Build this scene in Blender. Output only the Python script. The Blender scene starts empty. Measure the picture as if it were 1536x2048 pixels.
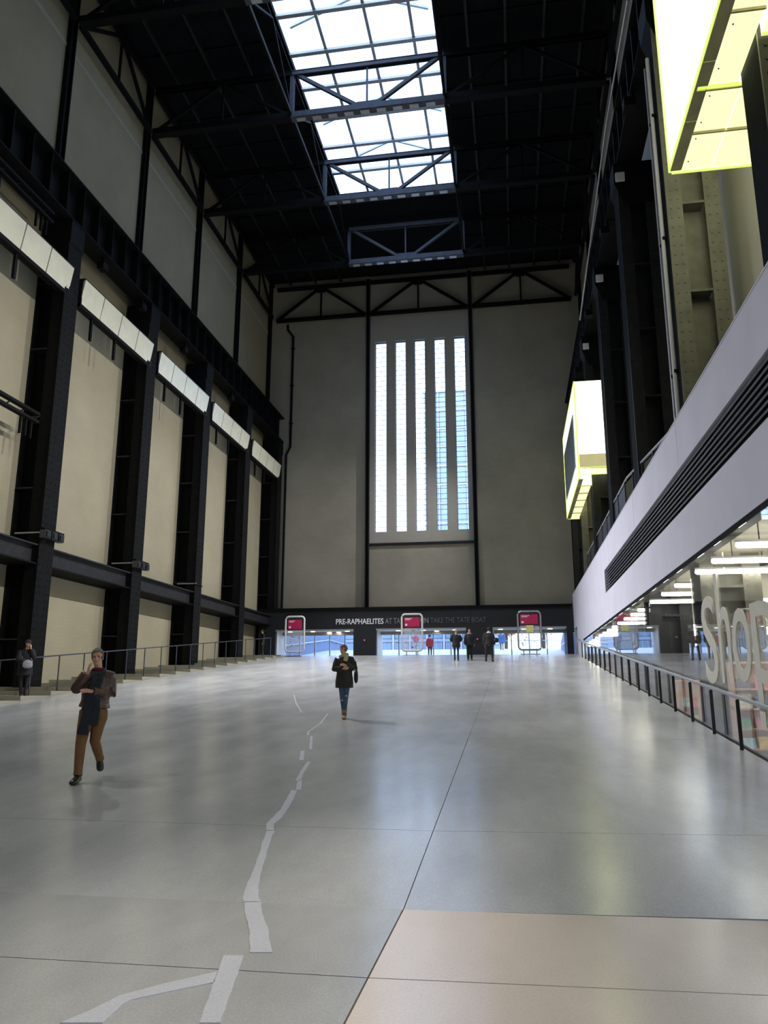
import bpy, bmesh, math, random
from mathutils import Vector, Matrix
S = bpy.context.scene
COL = S.collection
R = random.Random(7)

# ------------------------------------------------------------------ camera
F, PITCH, YAW, CH = 1565.0, 0.2236, -0.1637, 1.68
cam = bpy.data.cameras.new('camera'); cam.sensor_fit = 'VERTICAL'; cam.sensor_height = 36
cam.lens = F / 2048 * 36; cam.clip_end = 600
camo = bpy.data.objects.new('camera', cam); COL.objects.link(camo)
camo.location = (0, 0, CH); camo.rotation_euler = (math.pi / 2 + PITCH, 0, -YAW)
S.camera = camo

# ------------------------------------------------------------------ view + sky
S.view_settings.view_transform = 'Standard'; S.view_settings.look = 'None'
S.view_settings.gamma = 1; S.view_settings.use_curve_mapping = False
S.view_settings.exposure = 0.0
W = bpy.data.worlds.new('sky'); S.world = W; W.use_nodes = True
bg = W.node_tree.nodes['Background']
bg.inputs[0].default_value = (0.50, 0.665, 1.0, 1); bg.inputs[1].default_value = 4.6
S.cycles.use_denoising = True
S.cycles.max_bounces = 8; S.cycles.diffuse_bounces = 4; S.cycles.glossy_bounces = 4
S.cycles.transparent_max_bounces = 24; S.cycles.caustics_reflective = False
S.cycles.sample_clamp_indirect = 6

def portal(name, loc, rot, sx, sy):
    l = bpy.data.lights.new(name, 'AREA'); l.shape = 'RECTANGLE'; l.size = sx; l.size_y = sy
    l.cycles.is_portal = True
    o = bpy.data.objects.new(name, l); COL.objects.link(o); o.location = loc; o.rotation_euler = rot
portal('sky_portal', (-6.45, 31.5, 33.6), (0, 0, 0), 7.7, 26)
portal('sky_portal', (-6.18, 53.95, 19.9), (-math.pi / 2, 0, 0), 6.9, 15)
portal('sky_portal', (-6.4, 55.2, 4.8), (-math.pi / 2, 0, 0), 20, 2)

def spot(name, loc, target, power, color, size=1.6, blend=.8, rad=.25):
    l = bpy.data.lights.new(name, 'SPOT'); l.energy = power; l.color = color
    l.spot_size = size; l.spot_blend = blend; l.shadow_soft_size = rad
    o = bpy.data.objects.new(name, l); COL.objects.link(o); o.location = loc
    o.rotation_euler = (Vector(target) - Vector(loc)).to_track_quat('-Z', 'Y').to_euler()
    return o

# ------------------------------------------------------------------ helpers
cyw, syw, cpt, spt = math.cos(YAW), math.sin(YAW), math.cos(PITCH), math.sin(PITCH)
def ray(px, py):
    a, b = (px - 768) / F, (1024 - py) / F
    x, y, z = a, cpt - b * spt, spt + b * cpt
    return (x * cyw + y * syw, -x * syw + y * cyw, z)
def at(px, py, X=None, Y=None, Z=None):
    r = ray(px, py)
    t = X / r[0] if X is not None else Y / r[1] if Y is not None else (Z - CH) / r[2]
    return Vector((r[0] * t, r[1] * t, r[2] * t + CH))
YC, SL, YTOP = 6.68, .0886, 49.9
ZTOP = SL * (YTOP - YC)
def zf(y):
    if y < YC: return 0.0
    if y < YTOP: return SL * (y - YC)
    if y < 56: return ZTOP
    if y < 72: return ZTOP + .09 * (y - 56)
    return ZTOP + .09 * 16
def on_floor(px, py):
    r = ray(px, py); t = (CH + SL * YC) / (SL * r[1] - r[2])
    if r[1] * t < YC: t = -CH / r[2]
    return Vector((r[0] * t, r[1] * t, zf(r[1] * t)))

def mat(name, col, rough=.6, metal=0.0, var=.12, scale=3.0, bump=0.0, bscale=40.0, emit=0.0, ecol=None, spec=.5, brick=None, stretch=None):
    m = bpy.data.materials.new(name); m.use_nodes = True
    nt = m.node_tree; b = nt.nodes['Principled BSDF']
    b.inputs['Roughness'].default_value = rough; b.inputs['Metallic'].default_value = metal
    b.inputs['Specular IOR Level'].default_value = spec
    b.inputs['Base Color'].default_value = (*col, 1)
    tc = nt.nodes.new('ShaderNodeTexCoord')
    src = tc.outputs['Object']
    if stretch:
        mp = nt.nodes.new('ShaderNodeMapping'); mp.inputs['Scale'].default_value = stretch
        nt.links.new(src, mp.inputs[0]); src = mp.outputs[0]
    if var:
        n = nt.nodes.new('ShaderNodeTexNoise'); n.inputs['Scale'].default_value = scale; n.inputs['Detail'].default_value = 6
        nt.links.new(src, n.inputs['Vector'])
        cr = nt.nodes.new('ShaderNodeValToRGB')
        cr.color_ramp.elements[0].position = .3; cr.color_ramp.elements[1].position = .7
        cr.color_ramp.elements[0].color = (*[c * (1 - var) for c in col], 1)
        cr.color_ramp.elements[1].color = (*[min(1, c * (1 + var)) for c in col], 1)
        nt.links.new(n.outputs['Fac'], cr.inputs[0]); nt.links.new(cr.outputs[0], b.inputs['Base Color'])
    h = None
    if bump:
        n2 = nt.nodes.new('ShaderNodeTexNoise'); n2.inputs['Scale'].default_value = bscale; n2.inputs['Detail'].default_value = 4
        nt.links.new(src, n2.inputs['Vector']); h = n2.outputs['Fac']
        bp = nt.nodes.new('ShaderNodeBump'); bp.inputs['Strength'].default_value = bump; bp.inputs['Distance'].default_value = .02
        nt.links.new(h, bp.inputs['Height']); nt.links.new(bp.outputs[0], b.inputs['Normal'])
    if emit:
        b.inputs['Emission Color'].default_value = (*(ecol or col), 1); b.inputs['Emission Strength'].default_value = emit
    m['n'] = name
    return m

def glass_mat(name, tint=(.95, .98, 1), base=.03, rough=0.0, gcol=(1, 1, 1)):
    m = bpy.data.materials.new(name); m.use_nodes = True; nt = m.node_tree
    for n in list(nt.nodes):
        if n.type != 'OUTPUT_MATERIAL': nt.nodes.remove(n)
    out = nt.nodes['Material Output']
    t = nt.nodes.new('ShaderNodeBsdfTransparent'); t.inputs[0].default_value = (*tint, 1)
    g = nt.nodes.new('ShaderNodeBsdfGlossy'); g.inputs['Roughness'].default_value = rough; g.inputs[0].default_value = (*gcol, 1)
    lw = nt.nodes.new('ShaderNodeLayerWeight'); lw.inputs[0].default_value = .5
    pw = nt.nodes.new('ShaderNodeMath'); pw.operation = 'POWER'; pw.inputs[1].default_value = 5
    f = nt.nodes.new('ShaderNodeMath'); f.operation = 'MULTIPLY_ADD'; f.inputs[1].default_value = 1 - base; f.inputs[2].default_value = base
    nt.links.new(lw.outputs['Facing'], pw.inputs[0]); nt.links.new(pw.outputs[0], f.inputs[0])
    mx = nt.nodes.new('ShaderNodeMixShader')
    nt.links.new(f.outputs[0], mx.inputs[0]); nt.links.new(t.outputs[0], mx.inputs[1]); nt.links.new(g.outputs[0], mx.inputs[2])
    nt.links.new(mx.outputs[0], out.inputs[0])
    return m

class MB:
    def __init__(s): s.v = []; s.f = []
    def add(s, vs, fs):
        n = len(s.v); s.v += [tuple(v) for v in vs]; s.f += [tuple(i + n for i in f) for f in fs]; return s
    def box(s, x0, x1, y0, y1, z0, z1):
        vs = [(x, y, z) for z in (z0, z1) for y in (y0, y1) for x in (x0, x1)]
        return s.add(vs, [(0, 2, 3, 1), (4, 5, 7, 6), (0, 1, 5, 4), (2, 6, 7, 3), (0, 4, 6, 2), (1, 3, 7, 5)])
    def hexa(s, q):   # 8 corners, bottom 4 ccw, top 4 ccw
        return s.add(q, [(3, 2, 1, 0), (4, 5, 6, 7), (0, 1, 5, 4), (1, 2, 6, 5), (2, 3, 7, 6), (3, 0, 4, 7)])
    def bar(s, p, q, w, h=None, up=(0, 0, 1)):
        p, q = Vector(p), Vector(q); h = h or w; d = (q - p).normalized(); u = Vector(up)
        if abs(d.dot(u)) > .95: u = Vector((0, 1, 0))
        a = d.cross(u).normalized() * w / 2; b = a.normalized().cross(d).normalized() * h / 2
        return s.hexa([p - a - b, p + a - b, q + a - b, q - a - b, p - a + b, p + a + b, q + a + b, q - a + b])
    def ibeam(s, p, q, w, h, t=.03, up=(0, 0, 1)):
        p, q = Vector(p), Vector(q); d = (q - p).normalized(); u = Vector(up)
        a = d.cross(u).normalized(); b = a.cross(d).normalized()
        s.bar(p, q, t, h - 2 * t, up)
        for k in (-1, 1): s.bar(p + b * k * (h - t) / 2, q + b * k * (h - t) / 2, w, t, up)
        return s
    def tube(s, pts, r, n=8, closed=False):
        pts = [Vector(p) for p in pts]; m = len(pts); vs = []; fs = []
        for i, p in enumerate(pts):
            if closed: d = (pts[(i + 1) % m] - pts[i - 1])
            else: d = pts[min(i + 1, m - 1)] - pts[max(i - 1, 0)]
            d.normalize(); u = Vector((0, 0, 1)) if abs(d.z) < .9 else Vector((1, 0, 0))
            a = d.cross(u).normalized(); b = a.cross(d).normalized()
            rr = r[i] if isinstance(r, (list, tuple)) else r
            for k in range(n):
                t = 2 * math.pi * k / n; vs.append(p + a * rr * math.cos(t) + b * rr * math.sin(t))
        for i in range(m if closed else m - 1):
            j = (i + 1) % m
            for k in range(n):
                l = (k + 1) % n; fs.append((i * n + k, i * n + l, j * n + l, j * n + k))
        if not closed: fs += [tuple(range(n))[::-1], tuple((m - 1) * n + k for k in range(n))]
        return s.add(vs, fs)
    def prism(s, poly, d):  # poly: list of 3D points, extruded by vector d
        n = len(poly); d = Vector(d); vs = [Vector(p) for p in poly] + [Vector(p) + d for p in poly]
        fs = [tuple(range(n))[::-1], tuple(range(n, 2 * n))] + [(i, (i + 1) % n, n + (i + 1) % n, n + i) for i in range(n)]
        return s.add(vs, fs)
    def ell(s, c, r, nu=14, nv=10, M=None):
        vs = []; fs = []; c = Vector(c)
        for j in range(nv + 1):
            ph = math.pi * j / nv
            for i in range(nu):
                th = 2 * math.pi * i / nu
                p = Vector((r[0] * math.sin(ph) * math.cos(th), r[1] * math.sin(ph) * math.sin(th), r[2] * math.cos(ph)))
                if M: p = M @ p
                vs.append(c + p)
        for j in range(nv):
            for i in range(nu):
                k = (i + 1) % nu
                if j == 0: fs.append((i, nu + i, nu + k))
                elif j == nv - 1: fs.append((j * nu + i, (j + 1) * nu + i, j * nu + k))
                else: fs.append((j * nu + i, (j + 1) * nu + i, (j + 1) * nu + k, j * nu + k))
        # poles: keep the duplicate pole verts merged
        return s.add(vs, fs)
    def build(s, name, m, parent=None, local=False, smooth=False, merge=False):
        off = Vector((0, 0, 0))
        if parent is not None and not local:
            p = parent
            while p is not None: off += p.location; p = p.parent
        me = bpy.data.meshes.new(name)
        me.from_pydata([tuple(Vector(v) - off) for v in s.v], [], s.f); me.validate()
        bm = bmesh.new(); bm.from_mesh(me)
        if merge: bmesh.ops.remove_doubles(bm, verts=bm.verts, dist=1e-5)
        bmesh.ops.recalc_face_normals(bm, faces=bm.faces); bm.to_mesh(me); bm.free()
        if smooth:
            for p in me.polygons: p.use_smooth = True
        me.materials.append(m)
        o = bpy.data.objects.new(name, me); COL.objects.link(o)
        if parent is not None: o.parent = parent
        return o

def tag(o, label=None, cat=None, group=None, kind=None):
    if label: o['label'] = label
    if cat: o['category'] = cat
    if group: o['group'] = group
    if kind: o['kind'] = kind
    return o
def thing(name, loc, label, cat, group=None, rz=0):
    o = bpy.data.objects.new(name, None); COL.objects.link(o); o.location = loc; o.rotation_euler = (0, 0, rz)
    o.empty_display_size = .2
    return tag(o, label, cat, group)
def sroot(name, loc=(0, 0, 0)):
    o = bpy.data.objects.new(name, None); COL.objects.link(o); o.location = loc; o['kind'] = 'structure'; return o
def struct(mb, name, m, parent=None):
    o = mb.build(name, m, parent)
    if parent is None: o['kind'] = 'structure'
    return o
def copy_tree(o, parent=None):
    c = o.copy(); COL.objects.link(c)
    if parent is not None: c.parent = parent
    for ch in [x for x in S.objects if x.parent is o]: copy_tree(ch, c)
    return c
def text_mesh(txt, size, m, name, parent, M, depth=.02, offset=0.0, spacing=1.0):
    cu = bpy.data.curves.new(name, 'FONT'); cu.body = txt; cu.size = size; cu.extrude = depth; cu.offset = offset
    cu.space_character = spacing; cu.resolution_u = 4
    t = bpy.data.objects.new(name, cu); COL.objects.link(t)
    bpy.context.view_layer.update()
    me = bpy.data.meshes.new_from_object(t.evaluated_get(bpy.context.evaluated_depsgraph_get()))
    bpy.data.objects.remove(t)
    if parent is not None: M = Matrix.Translation(-parent.location) @ M
    me.transform(M); me.materials.clear(); me.materials.append(m)
    o = bpy.data.objects.new(name, me); COL.objects.link(o)
    if parent is not None: o.parent = parent
    return o

# ------------------------------------------------------------------ materials
M = {}
def concrete(name, c1, c2, rough0, rough1):
    m = mat(name, c1, .4, var=0, spec=.38); nt = m.node_tree; b = nt.nodes['Principled BSDF']
    tc = nt.nodes.new('ShaderNodeNewGeometry')
    mp = nt.nodes.new('ShaderNodeMapping'); mp.inputs['Scale'].default_value = (.55, .22, .5)
    nt.links.new(tc.outputs['Position'], mp.inputs[0])
    n = nt.nodes.new('ShaderNodeTexNoise'); n.inputs['Scale'].default_value = 1.3; n.inputs['Detail'].default_value = 6; n.inputs['Roughness'].default_value = .6
    nt.links.new(mp.outputs[0], n.inputs['Vector'])
    cr = nt.nodes.new('ShaderNodeValToRGB'); cr.color_ramp.elements[0].position = .32; cr.color_ramp.elements[1].position = .68
    cr.color_ramp.elements[0].color = (*c1, 1); cr.color_ramp.elements[1].color = (*c2, 1)
    nt.links.new(n.outputs[0], cr.inputs[0])
    n3 = nt.nodes.new('ShaderNodeTexNoise'); n3.inputs['Scale'].default_value = 60; n3.inputs['Detail'].default_value = 3
    nt.links.new(tc.outputs['Position'], n3.inputs['Vector'])
    mx = nt.nodes.new('ShaderNodeMix'); mx.data_type = 'RGBA'; mx.blend_type = 'OVERLAY'; mx.inputs[0].default_value = .25
    nt.links.new(cr.outputs[0], mx.inputs[6]); nt.links.new(n3.outputs[0], mx.inputs[7]); nt.links.new(mx.outputs[2], b.inputs['Base Color'])
    n2 = nt.nodes.new('ShaderNodeTexNoise'); n2.inputs['Scale'].default_value = 2.2; n2.inputs['Detail'].default_value = 5
    nt.links.new(mp.outputs[0], n2.inputs['Vector'])
    mr = nt.nodes.new('ShaderNodeMapRange'); mr.inputs[1].default_value = .3; mr.inputs[2].default_value = .7; mr.inputs[3].default_value = rough0; mr.inputs[4].default_value = rough1
    nt.links.new(n2.outputs[0], mr.inputs[0]); nt.links.new(mr.outputs[0], b.inputs['Roughness'])
    bp = nt.nodes.new('ShaderNodeBump'); bp.inputs['Strength'].default_value = .10; bp.inputs['Distance'].default_value = .01
    n4 = nt.nodes.new('ShaderNodeTexNoise'); n4.inputs['Scale'].default_value = 9; n4.inputs['Detail'].default_value = 5
    nt.links.new(tc.outputs['Position'], n4.inputs['Vector']); nt.links.new(n4.outputs[0], bp.inputs['Height']); nt.links.new(bp.outputs[0], b.inputs['Normal'])
    return m
def cladding(name, col, var=.1):
    m = mat(name, col, .85, var=0); nt = m.node_tree; b = nt.nodes['Principled BSDF']
    g = nt.nodes.new('ShaderNodeNewGeometry')
    sp = nt.nodes.new('ShaderNodeSeparateXYZ'); nt.links.new(g.outputs['Position'], sp.inputs[0])
    ad = nt.nodes.new('ShaderNodeMath'); ad.operation = 'ADD'; nt.links.new(sp.outputs[0], ad.inputs[0]); nt.links.new(sp.outputs[1], ad.inputs[1])
    cb = nt.nodes.new('ShaderNodeCombineXYZ'); nt.links.new(ad.outputs[0], cb.inputs[0]); nt.links.new(sp.outputs[2], cb.inputs[1])
    br = nt.nodes.new('ShaderNodeTexBrick'); br.inputs['Scale'].default_value = 1.0
    br.inputs['Brick Width'].default_value = .45; br.inputs['Row Height'].default_value = .15; br.inputs['Mortar Size'].default_value = .008; br.inputs['Mortar Smooth'].default_value = .4
    br.inputs['Color1'].default_value = (*col, 1); br.inputs['Color2'].default_value = (*[c * .97 for c in col], 1); br.inputs['Mortar'].default_value = (*[c * .9 for c in col], 1)
    nt.links.new(cb.outputs[0], br.inputs['Vector'])
    n = nt.nodes.new('ShaderNodeTexNoise'); n.inputs['Scale'].default_value = .35; n.inputs['Detail'].default_value = 8; n.inputs['Roughness'].default_value = .65
    nt.links.new(g.outputs['Position'], n.inputs['Vector'])
    mr = nt.nodes.new('ShaderNodeMapRange'); mr.inputs[1].default_value = .3; mr.inputs[2].default_value = .7; mr.inputs[3].default_value = 1 - var; mr.inputs[4].default_value = 1 + var
    nt.links.new(n.outputs[0], mr.inputs[0])
    mx = nt.nodes.new('ShaderNodeVectorMath'); mx.operation = 'SCALE'; nt.links.new(br.outputs[0], mx.inputs[0]); nt.links.new(mr.outputs[0], mx.inputs['Scale'])
    nt.links.new(mx.outputs[0], b.inputs['Base Color'])
    return m
M['floor'] = concrete('polished_concrete', (.33, .33, .325), (.47, .47, .46), .18, .262)
M['floor_pink'] = concrete('pinkish_concrete', (.60, .50, .42), (.72, .62, .53), .18, .265)
M['fill'] = concrete('pale_filler', (.44, .44, .47), (.53, .53, .56), .4, .55)
M['joint'] = mat('joint_shadow_gap', (.06, .055, .05), .9)
M['wall'] = cladding('cream_cladding', (.31, .275, .19))
M['endwall'] = cladding('grey_cream_cladding', (.33, .305, .25), .14)
M['panel'] = cladding('plain_render', (.37, .345, .31), .04)
M['steel'] = mat('black_painted_steel', (.0055, .0055, .006), .7, var=.3, scale=6, bump=.2, spec=.12)
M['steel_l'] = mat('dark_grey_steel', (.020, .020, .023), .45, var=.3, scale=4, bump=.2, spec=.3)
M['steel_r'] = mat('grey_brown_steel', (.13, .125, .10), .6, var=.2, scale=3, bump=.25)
M['truss'] = mat('skylit_truss_steel', (.06, .065, .085), .5, var=.2, spec=.3)
M['deck'] = mat('dark_roof_deck', (.006, .007, .009), .9, var=.3, spec=.1)
M['black'] = mat('matt_black_board', (.012, .013, .017), .7, var=.15)
M['fascia'] = mat('lilac_grey_render', (.58, .57, .66), .7, var=.05, scale=.8, bump=.05)
M['slat'] = mat('dark_aluminium', (.10, .10, .12), .3, metal=.8, var=.1)
M['white'] = mat('white_paint', (.75, .75, .73), .5, var=.03)
M['lightgrey'] = mat('light_grey_metal', (.45, .46, .50), .35, metal=.5, var=.05)
M['chrome'] = mat('brushed_steel', (.55, .56, .58), .25, metal=.9, var=.05)
M['rail_black'] = mat('black_rail_paint', (.015, .015, .02), .35, var=.1)
M['glass'] = glass_mat('clear_glass')
M['shopglass'] = glass_mat('shopfront_glass', (.97, .98, .99), .035)
M['frost'] = mat('frosted_vinyl', (.62, .60, .52), .6, var=.03)
M['magenta'] = mat('magenta_sign', (.55, .015, .10), .5, var=.05)
M['signblack'] = mat('dark_sign_panel', (.03, .03, .035), .4, var=.05)
M['wtext'] = mat('white_lettering', (.85, .87, .9), .5, var=0)
M['gtext'] = mat('grey_lettering', (.26, .27, .30), .5, var=0)
M['dtext'] = mat('dark_grey_lettering', (.11, .117, .13), .5, var=0)
M['boxglow'] = mat('glowing_glass', (.8, .9, .4), .3, var=0, emit=3.0, ecol=(1.0, 1.0, .68))
M['boxglow2'] = mat('glowing_underside', (.8, .85, .4), .4, var=0, emit=1.0, ecol=(1.0, .97, .55))
M['boxedge'] = mat('glowing_edge', (.8, .9, .2), .4, var=0, emit=.9, ecol=(.78, 1.0, .2))
M['tube'] = mat('lit_tube', (1, 1, .9), .4, var=0, emit=26, ecol=(1, .97, .80))
M['lamp'] = mat('lit_downlight', (1, 1, .9), .4, var=0, emit=14, ecol=(1, .93, .68))
M['strip'] = mat('pale_diffuser', (.74, .72, .58), .18, var=.05, scale=2, bump=.35, bscale=3)
M['shopceil'] = mat('shop_ceiling', (.62, .58, .46), .7, var=.03)
M['shopfloor'] = mat('shop_floor', (.30, .30, .31), .4, var=.1)
M['shelf'] = mat('peach_board', (.80, .52, .36), .6, var=.05)
M['shelf2'] = mat('grey_shelf', (.35, .38, .45), .5, var=.05)
M['sky_wall'] = mat('blue_grey_render', (.15, .20, .32), .8, var=.04)
M['ext'] = mat('pale_facade', (.26, .30, .38), .8, var=.05)
M['ext2'] = mat('pale_window_band', (.36, .42, .52), .6, var=.1)
M['pave'] = mat('pale_paving', (.5, .5, .5), .8, var=.08)
M['brick'] = mat('pale_brick', (.52, .49, .48), .8, var=.1)
M['winglass'] = mat('window_glass_dark', (.18, .25, .35), .1, var=.1)
M['leaf'] = [mat('autumn_leaf_a', (.50, .20, .07), .8, var=.3), mat('autumn_leaf_b', (.50, .32, .12), .8, var=.3)]
M['bark'] = mat('bark', (.10, .07, .05), .9)
M['step'] = concrete('step_concrete', (.30, .29, .22), (.38, .36, .29), .6, .8)
PAL = [(.75, .10, .08), (.85, .55, .10), (.10, .30, .55), (.80, .75, .65), (.15, .40, .20), (.75, .25, .40), (.12, .12, .14), (.55, .75, .80), (.85, .80, .25)]
M['book'] = [mat('book_cover_%s' % n, c, .5, var=.25, scale=14) for n, c in zip('abcdefghi', PAL)]

# ------------------------------------------------------------------ floor
XL, XW, XG = -16.4, -17.66, 3.8
flo = MB().box(XW - .5, XG - .02, -6, YC, -.4, -.06)
flo.prism([(XW - .5, YC, -.4), (XW - .5, YC, -.06), (XW - .5, YTOP, ZTOP - .06), (XW - .5, 56, ZTOP - .06), (XW - .5, 56, -.4)], (XG - .02 - XW + .5, 0, 0))
flo = struct(flo, 'floor', M['joint'])
g = .006
def slab(x0, x1, ya0, ya1, yb0, yb1, m):
    # ya: front joint at x0/x1, yb: back joint at x0/x1
    t = .058; q = []
    for dz in (-t, 0):
        for x, y in ((x0 + g, ya0 + g), (x1 - g, ya1 + g), (x1 - g, yb1 - g), (x0 + g, yb0 - g)):
            q.append((x, y, dz + (min(SL * (y - YC), ZTOP) if yb0 > YC + .5 else 0)))
    return MB().hexa(q).build('slab', m, flo)
xs = [-14.6, -.94, 3.78]
js = [(-6, -6, -6), (1.2, 1.2, 1.2), (3.15, 3.15, 3.18), (5.02, 5.1, 5.3), (6.56, 6.62, 6.86), (9.05, 8.94, 9.2), (15.6, 15.6, 15.6), (22.5, 22.5, 22.5), (29.4, 29.4, 29.4), (36.3, 36.3, 36.3), (43.2, 43.2, 43.2), (49.9, 49.9, 49.9), (56, 56, 56)]
for a, b in zip(js, js[1:]):
    if a[0] > 10: g = .0025
    elif a[0] > 6 : g = .0045
    slab(xs[0], xs[1], a[0], a[1], b[0], b[1], M['floor'])
    slab(xs[1], xs[2], a[1], a[2], b[1], b[2], M['floor_pink'] if b[0] < 7 else M['floor'])
g = .006
# the long pale repair running up the ramp
def patch(pl, pr_):
    L = [on_floor(*p) for p in pl]; Rr = [on_floor(*p) for p in pr_]
    mb = MB(); n = len(L); e = Vector((0, 0, .005)); d = Vector((0, 0, .01))
    vs = [p + e for p in L] + [p + e for p in Rr] + [p - d for p in L] + [p - d for p in Rr]; fs = []
    for i in range(n - 1):
        fs.append((i, i + 1, n + i + 1, n + i)); fs.append((i, 2 * n + i, 2 * n + i + 1, i + 1)); fs.append((n + i, n + i + 1, 3 * n + i + 1, 3 * n + i))
    fs += [(0, n, 3 * n, 2 * n), (n - 1, 3 * n - 1, 4 * n - 1, 2 * n - 1)]
    mb.add(vs, fs); mb.build('crack_filler', M['fill'], flo)
def wob(pts, w):   # a centreline and widths in photo px, ragged edges
    L = []; Q = []
    for (a, wa), (b, wb) in zip(pts, pts[1:]):
        for k in range(5):
            t = k / 5; x = a[0] + (b[0] - a[0]) * t; y = a[1] + (b[1] - a[1]) * t; h = (wa + (wb - wa) * t) / 2
            L.append((x - h + R.uniform(-w, w), y)); Q.append((x + h + R.uniform(-w, w), y))
    (x, y), h = pts[-1]; L.append((x - h / 2, y)); Q.append((x + h / 2, y))
    patch(L, Q)
wob([((502, 1805), 32), ((502, 1792), 30), ((504, 1775), 26), ((510, 1757), 20), ((517, 1735), 16), ((528, 1700), 15), ((537, 1672), 15), ((541, 1662), 17)], 1.0)
wob([((539, 1661), 15), ((541, 1648), 15), ((553, 1637), 18), ((570, 1617), 14), ((580, 1598), 14), ((588, 1581), 12)], .9)
wob([((597, 1580), 10), ((600, 1561), 10)], .5)
wob([((596, 1562), 10), ((606, 1542), 9), ((618, 1524), 7)], .5)
wob([((603, 1521), 9), ((605, 1502), 8)], .4)
wob([((621, 1499), 6), ((623, 1473), 5)], .3)
wob([((615, 1471), 5), ((617, 1464), 4), ((641, 1447), 3.5), ((656, 1427), 2.5)], .2)
wob([((603, 1425), 3), ((592, 1406), 3), ((588, 1390), 2)], .2)
wob([((522, 1906), 44), ((517, 1860), 38), ((507, 1825), 34), ((504, 1799), 32)], 1.2)
wob([((420, 2047), 42), ((436, 2000), 40), ((452, 1955), 42), ((467, 1912), 40)], 1.4)
patch([(120, 2047), (180, 2022), (240, 1992), (330, 1968), (436, 1944)], [(205, 2047), (245, 2010), (262, 2001), (340, 1984), (428, 1966)])

# stepped strip along the left wall
strip = sroot('trim_1', (XW, 10, 0))
y = 11.0; k = 0; steps = []
while y < 48:
    L_ = 1.56; z = zf(y + L_) + .02
    mb = MB().hexa([(XW, y, zf(y) - .3), (-14.62, y, zf(y) - .3), (-14.62, y + L_ - .015, zf(y) - .3), (XW, y + L_ - .015, zf(y) - .3),
                    (XW, y, z), (-14.62, y, z), (-14.62, y + L_ - .015, z), (XW, y + L_ - .015, z)])
    mb.build('step', M['step'], strip); steps.append((y, z)); y += L_
MB().box(XW, -14.62, y, 52, zf(y) - .3, ZTOP + .01).build('landing', M['step'], strip)
def zstep(yy):
    for a, z in steps:
        if a <= yy < a + 1.56: return z
    return ZTOP + .01
MB().box(XW, -14.62, -6, 11.0, -.3, .35).build('landing', M['step'], strip)

# ------------------------------------------------------------------ walls
YE, ZB, ZR = 53.6, 29.3, 32.3
wl = struct(MB().box(XW - .4, XW, -8, YE + .4, -.4, 34), 'wall_left', M['wall'])
MB().box(XW, XW + .03, -2, YE, 28.0, 28.18).build('ledge', M['panel'], wl)
WS = [(-9.54, -8.68), (-8.02, -7.23), (-6.58, -5.79), (-5.11, -4.32), (-3.65, -2.83)]
we = MB()
x0 = XW - .4; zt0, zt1 = 12.61, 27.15
we.box(x0, -10.04, YE, YE + .5, 5.4, 34); we.box(-2.4, 6.2, YE, YE + .5, 5.4, 34)
wend = struct(we, 'wall_end', M['endwall'])
ce = MB().box(-10.04, -2.4, YE + .12, YE + .5, 5.4, 11.75)
ce.build('lower_panel', M['endwall'], wend)
ce = MB(); edges = [-10.04] + [v for w in WS for v in w] + [-2.4]
for i in range(0, len(edges), 2): ce.box(edges[i], edges[i + 1], YE + .06, YE + .5, zt0, zt1)
ce.box(-10.04, -2.4, YE + .06, YE + .5, 11.75, zt0); ce.box(-10.04, -2.4, YE + .06, YE + .5, zt1, 34)
ce.build('window_surround', M['panel'], wend)
MB().box(-10.0, -2.44, YE - .04, YE + .08, 11.60, 11.78).build('sill_band', M['steel_l'], wend)
NB = 38
bar0 = None
for wi, (a, b) in enumerate(WS):
    w = sroot('window_%d' % (wi + 1), ((a + b) / 2, YE + .3, zt0))
    fr = MB().box(a, a + .04, YE + .25, YE + .35, zt0, zt1).box(b - .04, b, YE + .25, YE + .35, zt0, zt1).box(a, b, YE + .25, YE + .35, zt0, zt0 + .04).box(a, b, YE + .25, YE + .35, zt1 - .04, zt1)
    fr.build('window_frame', M['steel_l'], w)
    dz = (zt1 - zt0) / NB
    pb = MB().box(a + .04, b - .04, YE + .29, YE + .31, zt0 + .03, zt0 + dz).build('pane', M['glass'], w)
    gb = MB().box(a + .02, b - .02, YE + .28, YE + .32, zt0 + dz - .012, zt0 + dz + .012).build('glazing_bar', M['steel_l'], w)
    for k in range(1, NB):
        c = pb.copy(); COL.objects.link(c); c.location.z += dz * k
        if k < NB - 1: c = gb.copy(); COL.objects.link(c); c.location.z += dz * k
wr = MB().box(5.6, 6.0, -8, YE + .4, 4.6, 34)
wr = struct(wr, 'wall_right', cladding('pale_cream_cladding', (.50, .47, .38), .03))
wback = struct(MB().box(XW - .4, 16, -8.4, -8, -.4, 34), 'wall_back', M['wall'])

# roof deck + skylight
SX0, SX1, SY0, SY1, SZ = -10.2, -2.7, 19.0, 44.2, 33.2
cl = MB().box(XW - .4, SX0, -8, YE + .5, 32.6, 33.0).box(SX1, 6.2, -8, YE + .5, 32.6, 33.0).box(SX0, SX1, SY1, YE + .5, 32.6, 33.0).box(SX0, SX1, -8, SY0, 32.6, 33.0)
ceil = struct(cl, 'ceiling', M['deck'])
for x in (-16.2, -14.2, -12.2, -1.2, .6, 2.4, 4.2):
    MB().box(x - .06, x + .06, -8, YE, 32.35, 32.6).build('purlin', M['steel_l'], ceil)
ym = -6
while ym < 53:
    MB().box(XW, SX0, ym - .04, ym + .04, 32.5, 32.6).build('rafter', M['steel'], ceil)
    MB().box(SX1, 5.6, ym - .04, ym + .04, 32.5, 32.6).build('rafter', M['steel'], ceil); ym += 2.3
sk = sroot('window_6', ((SX0 + SX1) / 2, SY0, SZ))
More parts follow.
